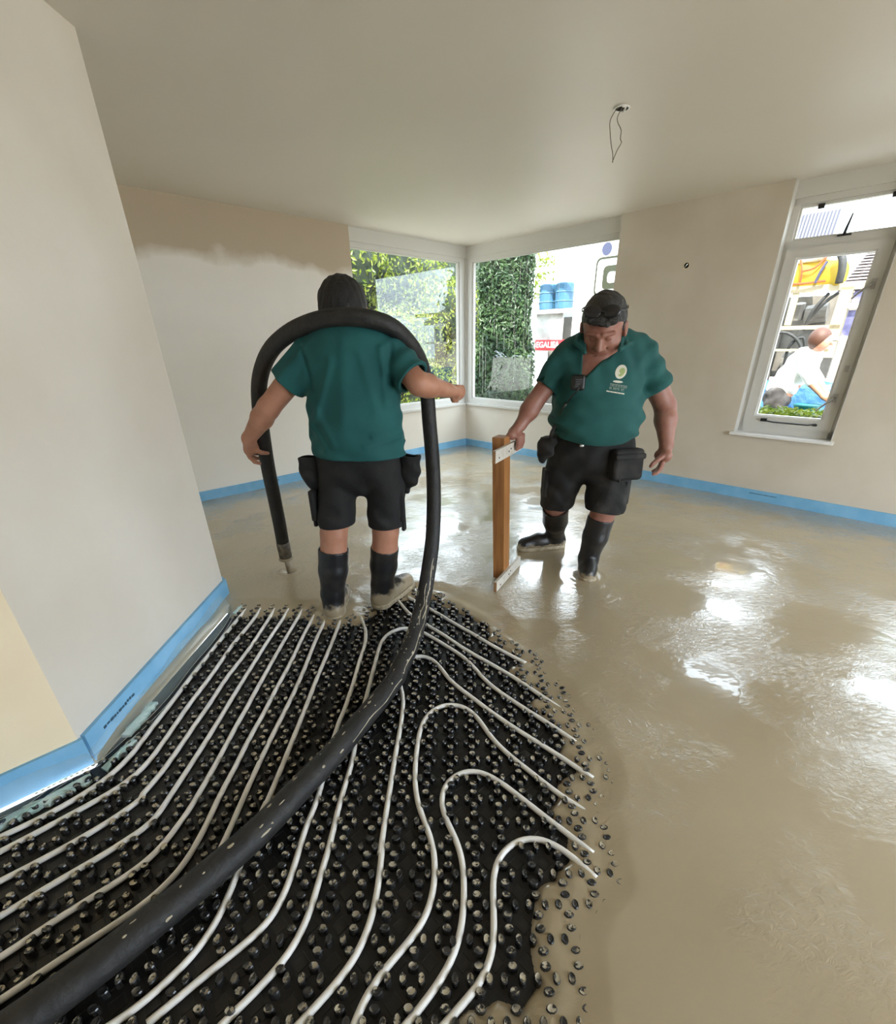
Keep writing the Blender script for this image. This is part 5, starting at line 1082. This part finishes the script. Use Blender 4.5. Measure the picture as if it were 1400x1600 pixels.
# the red name board
sb = MB().rbox(TX-.03,TX,5.66,6.41,1.285,1.475).build('name_board', M['red_sign'], lorry)
cu = bpy.data.curves.new('lettering', 'FONT'); cu.body = 'EGALISA'; cu.size = .15; cu.extrude = .002; cu.align_x = 'LEFT'; cu.align_y = 'CENTER'; cu.offset = .004
tx = bpy.data.objects.new('lettering', cu); COL.objects.link(tx); cu.materials.append(M['white'])
tp = rw(TX-.034, 6.385, 1.38); xa, ya = -EY, Vector((0,0,1)); za = xa.cross(ya)
tx.matrix_world = Matrix(((xa.x,ya.x,za.x,tp.x),(xa.y,ya.y,za.y,tp.y),(xa.z,ya.z,za.z,tp.z),(0,0,0,1)))
dg = bpy.context.evaluated_depsgraph_get(); me = bpy.data.meshes.new_from_object(tx.evaluated_get(dg)); mw = tx.matrix_world.copy(); bpy.data.objects.remove(tx); me.transform(mw)
link('lettering', me, None, sb)
# two blue drums on the upper shelf of the rack
for i_, (yy, lab) in enumerate(((6.45,'blue plastic drum on the upper rack shelf beside the conifer'),(6.06,'second blue plastic drum on the rack, further from the conifer'))):
    dr_ = empty('drum', rw(TX+.38,yy,2.02), lab, 'drum', 'blue drums on the lorry rack'); c_ = rw(TX+.38,yy,0)
    mb = MB(); prof = [(.02,.17),(.04,.18),(.15,.18),(.165,.19),(.18,.18),(.31,.18),(.325,.19),(.34,.18),(.46,.18),(.49,.165),(.50,.15)]
    mb.tube([(c_.x,c_.y,2.0+z_) for z_, r_ in prof], [r_ for z_, r_ in prof], 20); mb.build('drum_body', M['blue_drum'], dr_)
    mb = MB(); ring(mb, (c_.x,c_.y,2.475), (0,0,1), .14, .17, .045); mb.build('lid_ring', M['white'], dr_)
# ladder leaning on the rack
ld = empty('ladder', rw(TX-.06,5.2,GZ), 'white ladder leaning against the lorry beside the red name board', 'ladder')
mb = MB()
for yy in (5.05,5.36): mb.rbox(TX-.12,TX-.07,yy-.02,yy+.02,GZ,2.0)
mb.build('stile', M['white'], ld)
for k in range(7): MB().rbox(TX-.115,TX-.075,5.06,5.35,.05+.28*k,.085+.28*k).build('rung', M['white'], ld)
mb = MB().tube(spline([rw(TX-.14,5.0,2.05), rw(TX-.14,4.95,1.85), rw(TX-.12,4.80,1.6), rw(TX-.1,4.72,1.2)], .1), .045, 8); tag(mb.build('ochre_hose', M['tan'], smooth=True), 'ochre hose hanging beside the white ladder', 'hose')
for k in range(5):
    mb = MB().tube(spline([rw(TX+.05,6.72+.03*k,2.5-.1*k), rw(TX-.05,6.80-.03*k,1.9), rw(TX+.02,6.74+.05*k,1.3), rw(TX,6.85-.04*k,.6)], .15), .03, 7)
    tag(mb.build('hanging_hose', M['hose'], smooth=True), 'black hose hanging between the conifer and the lorry rack', 'hose', 'black hoses beside the conifer')
# the lorry's pump deck behind the casement window
mb = MB()
mb.rbox(TX,TX+.06,.2,2.5,2.02,2.10); mb.rbox(TX,TX+.06,1.35,2.5,1.56,1.61); mb.rbox(TX,TX+.05,1.40,2.5,1.28,1.31); mb.rbox(TX,TX+.06,1.33,1.47,1.2,2.05); mb.rbox(TX+.01,TX+.05,1.94,2.02,1.62,2.03)
mb.build('deck_frame', M['tan'], lorry)
mb = MB(); mb.rbox(TX-.01,TX+.05,.95,1.34,1.80,1.86); mb.rbox(TX-.01,TX+.05,1.12,1.19,1.45,2.02); mb.rbox(TX-.01,TX+.05,.6,1.4,1.42,1.46); mb.build('crate_frame', M['white'], lorry)
for a_, c_, z0, z1 in ((1.21,1.32,1.87,2.01),(.98,1.11,1.87,2.01),(1.21,1.32,1.47,1.78),(.9,1.11,1.47,1.78)): MB().rbox(TX+.06,TX+.2,a_,c_,z0,z1).build('dark_crate', M['purple'], lorry)
mb = MB(); mb.tube([rw(TX+.45,2.30,.75), rw(TX+.45,2.28,2.0)], .17, 14); mb.rbox(TX+.2,TX+.6,1.45,2.5,.6,.85); mb.build('pump_column', M['machine'], lorry)
mb = MB(); mb.tube([rw(TX+.4,1.98,1.15), rw(TX+.38,1.75,1.15)], .14, 14); mb.tube([rw(TX+.35,1.85,1.75), rw(TX+.35,1.60,1.78)], .12, 14); mb.tube([rw(TX+.3,1.95,1.7), rw(TX+.25,1.95,1.9)], .08, 10); mb.rbox(TX+.5,TX+.6,1.4,2.5,.9,2.0); mb.build('pump_motor', M['machine'], lorry)
for k, pts in enumerate(([rw(TX+.0,2.35,1.25), rw(TX-.05,2.2,1.46), rw(TX-.04,2.0,1.53), rw(TX-.02,1.82,1.45), rw(TX,1.72,1.3), rw(TX,1.72,1.05)], [rw(TX+.1,1.9,1.1), rw(TX+.02,1.88,1.35), rw(TX+.06,1.75,1.46), rw(TX+.1,1.66,1.2)], [rw(TX+.1,1.78,1.55), rw(TX+.05,1.72,1.8), rw(TX+.08,1.6,2.0)], [rw(TX+.1,1.5,2.0), rw(TX+.05,1.62,1.88), rw(TX+.1,1.75,1.7)])):
    MB().tube(spline(pts, .06), .022, 8).build('pump_hose', M['hose'], lorry, smooth=True)
mb = MB(); mb.rbox(TX-.02,TX+.6,.9,2.6,.60,.66); mb.build('deck_plate', M['white'], lorry)
for yy in (2.0,5.6):
    mb = MB(); c_ = rw(TX+.7,yy,GZ+.42); mb.tube([c_-EX*.14, c_-EX*.12, c_+EX*.12, c_+EX*.14], [.36,.42,.42,.36], 24); mb.build('wheel', M['rubber'], lorry)
# hi-vis work jacket draped over a white sack on the deck rail
jk = empty('hivis_jacket', rw(TX-.05,1.9,2.1), 'yellow hi-vis jacket with orange piping draped over the lorry rail', 'jacket')
F = Field(rw(TX,1.88,2.3)-Vector((.62,.62,.4)), rw(TX,1.88,2.3)+Vector((.62,.62,.4)), .014)
cj = rw(TX+.06,1.9,2.27); exa, eya = np.array(EX), np.array(EY)
F.cap(np.array(cj)-eya*.26-V3(0,0,.05), np.array(cj)+eya*.20-V3(0,0,.05), .17, .17, .03, flat=(EX,.45)); F.cap(np.array(cj)-eya*.30+V3(0,0,.03), np.array(cj)-eya*.36-V3(0,0,.12), .08, .08, .03); F.cap(np.array(cj)+eya*.24+V3(0,0,.04), np.array(cj)+eya*.30-V3(0,0,.12), .08,.08,.03)
F.warp(lambda x,y,z: .01*np.sin(x*30+z*14)+.008*np.sin(y*38)); F.mesh('jacket_shell', M['hivis'], jk)
mb = MB(); fx_ = TX-.045
for pts in ([rw(fx_,2.02,2.42),rw(fx_-.02,1.96,2.28),rw(fx_,1.95,2.13)], [rw(fx_,1.72,2.42),rw(fx_-.02,1.82,2.30),rw(fx_-.02,1.96,2.27)], [rw(fx_,2.18,2.14),rw(fx_-.02,1.95,2.125),rw(fx_,1.66,2.14)], [rw(fx_+.02,2.15,2.36),rw(fx_,2.17,2.2),rw(fx_,2.15,2.12)], [rw(fx_,1.72,2.36),rw(fx_-.01,1.75,2.25),rw(fx_,1.78,2.12)]): mb.tube(spline(pts,.05), .014, 6)
mb.build('piping', M['orange'], jk)
MB().tube(spline([rw(fx_-.02,1.70,2.36),rw(fx_-.03,1.74,2.25),rw(fx_-.02,1.77,2.12)],.05), .018, 6).build('reflective_band', M['lilac'], jk)
sk = empty('white_sack', rw(TX,1.95,2.42), 'bulging white sack lying on the hi-vis jacket', 'sack'); F = Field(rw(TX+.05,1.9,2.5)-Vector((.45,.45,.3)), rw(TX+.05,1.9,2.5)+Vector((.45,.45,.3)), .014)
F.cap(np.array(rw(TX+.04,2.04,2.48)), np.array(rw(TX+.04,1.78,2.50)), .11, .12, .03); F.warp(lambda x,y,z: .008*np.sin(x*26+z*30)+.006*np.sin(y*34)); F.mesh('sack_skin', M['white'], sk)
mb = MB().tube(spline([rw(TX-.1,1.58,2.44),rw(TX-.12,1.53,2.36),rw(TX-.12,1.50,2.24),rw(TX-.08,1.50,2.10)],.03), .045, 10); tag(mb.build('ribbed_hose', M['hose'], smooth=True), 'short ribbed black hose hanging beside the hi-vis jacket', 'hose')
# blue tarpaulin, buckets
mb = MB(); vs_ = []; fs = []; r3 = random.Random(9)
for i in range(14):
    for k in range(8): t = k/7; vs_.append(rw(7.75+.28*t+.03*math.sin(i*1.3+k)+.10*(1-t), .75+i*.115, .93-(.93-GZ)*(1-t)**1.2*1.0 - .02*math.sin(i*.9)))
for i in range(13):
    for k in range(7): fs.append((i*8+k,(i+1)*8+k,(i+1)*8+k+1,i*8+k+1))
mb.add(vs_, fs); o = mb.build('tarpaulin', M['blue_tarp'], smooth=True); tag(o, 'blue tarpaulin hung along the lorry side below the pump deck', 'tarpaulin'); sm = o.modifiers.new('thickness', 'SOLIDIFY'); sm.thickness = .006
for nm, X_, Y_, z1, m_, lab in (('bucket',7.1,1.17,.70,'teal','teal plastic bucket outside beside the bending man'),('crate',7.1,1.13,.50,'hivis','yellow-green crate standing below the teal bucket')):
    c_ = rw(X_,Y_,0)
    if nm == 'bucket':
        o = empty('bucket', (c_.x,c_.y,.46), lab, 'bucket'); MB().tube([(c_.x,c_.y,.51),(c_.x,c_.y,.73)], [.11,.14], 18).build('bucket_wall', M[m_], o); mb = MB(); ring(mb, (c_.x,c_.y,.72), (0,0,1), .14, .15, .015); mb.build('rim', M[m_], o)
    else:
        o = empty('crate', (c_.x,c_.y,GZ), lab, 'crate'); mb = MB().rbox(X_-.17,X_+.17,Y_-.2,Y_+.2,GZ,.505); mb.build('crate_wall', M['leaf_sun'] if False else M['olive'], o); mb = MB(); mb.rbox(X_-.18,X_+.18,Y_-.21,Y_+.21,.47,.512); mb.build('rim', M['olive'], o)
# the man outside bending over, white shirt
PC = empty('person', rw(7.35,1.55,GZ), 'man outside in white shirt and grey trousers bending forward by the lorry', 'person')
def rp(X,Y,z): return np.array(rw(X,Y,z))
F = Field(rp(7.35,1.5,.7)-V3(.75,.75,.95), rp(7.35,1.5,.7)+V3(.75,.75,1.0), .011)
hip, chest_, nk, hd_ = rp(7.35,1.56,.80), rp(7.32,1.38,1.18), rp(7.28,1.28,1.32), rp(7.24,1.26,1.42)
F.cap(hip, chest_, .145, .155, .04, flat=(EX,.85)); F.cap(chest_, nk, .10, .06, .04); F.ell(hd_, (.10,.10,.12), k=.02); F.cap(hd_+np.array(-EY)*.09-np.array(EX)*.03, hd_+np.array(-EY)*.115-V3(0,0,.03), .014,.018,.012)
for dX in (-.10,.10):
    k_, a_ = rp(7.35+dX,1.53+dX*.4,.36), rp(7.35+dX,1.66+dX*.5,-.12); F.cap(hip+np.array(EX)*dX*.8, k_, .095,.07,.03); F.cap(k_, a_, .07,.045,.03); F.cap(a_, a_-np.array(EY)*.16-V3(0,0,.06), .045,.035,.02)
    s_, e_, h2 = chest_+np.array(EX)*dX*1.5+V3(0,0,.05), rp(7.33+dX*1.9,1.22,.98), rp(7.25+dX*1.2,1.05,.83); F.cap(s_, e_, .058,.045,.03); F.cap(e_, h2, .045,.03,.02); F.cap(h2, h2-np.array(EY)*.05-V3(0,0,.03), .034,.03,.015)
    for q in range(4): F.cap(h2-np.array(EY)*.05+np.array(EX)*(.02*(q-1.5)), h2-np.array(EY)*.11+np.array(EX)*(.024*(q-1.5))-V3(0,0,.05), .012,.010,.004)
    F.cap(h2, h2-np.array(EY)*.05+np.array(EX)*.05*(1 if dX<0 else -1), .014,.011,.004)
F.mesh('body', M['skin_a'], PC, 1)
F = Field(rp(7.35,1.5,.7)-V3(.75,.75,.95), rp(7.35,1.5,.7)+V3(.75,.75,1.0), .011)
F.cap(hip+V3(0,0,.05), chest_, .162, .175, .04, flat=(EX,.88)); F.cap(chest_, nk, .12,.07,.04)
for dX in (-.10,.10): s_, e_ = chest_+np.array(EX)*dX*1.5+V3(0,0,.05), rp(7.33+dX*1.9,1.22,.98); F.cap(s_, e_, .075,.06,.03)
F.warp(lambda x,y,z: .008*np.sin(z*40+x*20)); F.plane(hip+V3(0,0,-.02), np.array(EY)*.5+V3(0,0,-.85)); F.mesh('shirt', M['shirt_w'], PC, 1)
F = Field(rp(7.35,1.6,.35)-V3(.6,.6,.65), rp(7.35,1.6,.35)+V3(.6,.6,.65), .011)
F.cap(hip+V3(0,0,.02), hip-V3(0,0,.05), .158,.155,.03)
for dX in (-.10,.10): k_, a_ = rp(7.35+dX,1.53+dX*.4,.36), rp(7.35+dX,1.66+dX*.5,-.09); F.cap(hip+np.array(EX)*dX*.8, k_, .112,.086,.03); F.cap(k_, a_, .086,.07,.03)
F.warp(lambda x,y,z: .007*np.sin(z*44+y*26)); F.mesh('trousers', M['trousers'], PC, 1)
F = Field(hd_-.2, hd_+.2, .009); F.ell(hd_+np.array(EY)*.02+V3(0,0,.02), (.112,.112,.125), k=.01); F.plane(hd_-np.array(EY)*.05, -np.array(EY)*.8-V3(0,0,.6)); F.mesh('hair', M['ginger'], PC, 1)
# houses across the street
hs = empty('street_house', rw(16,1.0,GZ), 'house across the street with mottled grey tiled roof', 'house')
MB().rbox(15,20,-6,2.4,GZ,2.2).build('house_wall', M['brick'], hs)
mb = MB(); a_, b_, c_, d_, e_, f_ = rw(14.6,-6.2,2.1), rw(14.6,2.6,2.1), rw(17.5,2.6,3.35), rw(17.5,-6.2,3.35), rw(20.4,2.6,2.1), rw(20.4,-6.2,2.1)
up_ = Vector((0,0,.12)); mb.add([a_,b_,c_,d_,a_+up_,b_+up_,c_+up_,d_+up_], [(3,2,1,0),(4,5,6,7),(0,1,5,4),(1,2,6,5),(2,3,7,6),(3,0,4,7)]); mb.add([d_,c_,e_,f_,d_+up_,c_+up_,e_+up_,f_+up_], [(3,2,1,0),(4,5,6,7),(0,1,5,4),(1,2,6,5),(2,3,7,6),(3,0,4,7)]); roof = mb.build('roof', M['slate'], hs)
mb = MB(); r4 = random.Random(2)      # rows of roof tiles on the street side
for i in range(16):
    for k in range(40):
        t0, t1 = i/16, (i+1.35)/16; s0, s1 = k/40, (k+.96)/40; lift = .165+r4.uniform(0,.01)
        p = [a_.lerp(b_,s).lerp(d_.lerp(c_,s),min(t,1)) for s, t in ((s0,t0),(s1,t0),(s1,t1),(s0,t1))]
        mb.add([p[0]+Vector((0,0,lift)), p[1]+Vector((0,0,lift)), p[2]+Vector((0,0,.13)), p[3]+Vector((0,0,.13))], [(0,1,2,3)])
mb.build('roof_tiles', M['slate'], hs, 'stuff')
sh = empty('corrugated_canopy', rw(11.5,3.0,2.9), 'pale corrugated sheet canopy seen through the fanlight', 'canopy')
mb = MB(); vs_ = []
for k in range(25):
    yy = 2.28+.026*k; zc = .03*(k%2)
    vs_ += [rw(11.5,yy,3.02+.0+zc), rw(11.6,yy,3.42+zc), rw(11.5,yy,3.0+zc), rw(11.6,yy,3.40+zc)]
fs = []
for k in range(24): fs += [(k*4,k*4+4,k*4+5,k*4+1),(k*4+2,k*4+3,k*4+7,k*4+6)]
mb.add(vs_, fs).build('sheet', M['lavender_roof'], sh)
for yy in (2.32,2.86): MB().tube([rw(11.55,yy,GZ), rw(11.55,yy,3.05)], .03, 8).build('post', M['steel'], sh)
for nm in ('bush_far',): 
    bush('street_tree', rw(14,11.3,2.6), [(0,0,.8,1.2),(.6,-1.4,.5,1.0),(.3,1.2,.4,1.3)], 2600, .16, M['leaf_sun'], 'sunlit street tree above the black hoses beside the conifer', 'tree', 21)['group'] = 'street trees'

for k_, (yy, hh2) in enumerate(((-1.6,3.0),)):  # added out of view so the left pane reflects less bright sky
    o = bush('street_tree', rw(14.5,yy,2.4), [(0,0,.9,1.5),(.3,-1.6,.4,1.5),(.2,1.3,.3,1.4),(0,.2,2.2,1.3),(.2,-1.4,1.9,1.3),(0,-.4,-1.1,1.5)], 2200, .2, M['leaf_dark'] if k_ else M['leaf_sun'], ('unseen light green tree added to block sky reflected in the left corner pane','unseen dark tree added beyond the light green one against sky reflections','farthest unseen dark tree added against sky reflections')[k_], 'tree', 30+k_, .88); o['group'] = 'street trees'
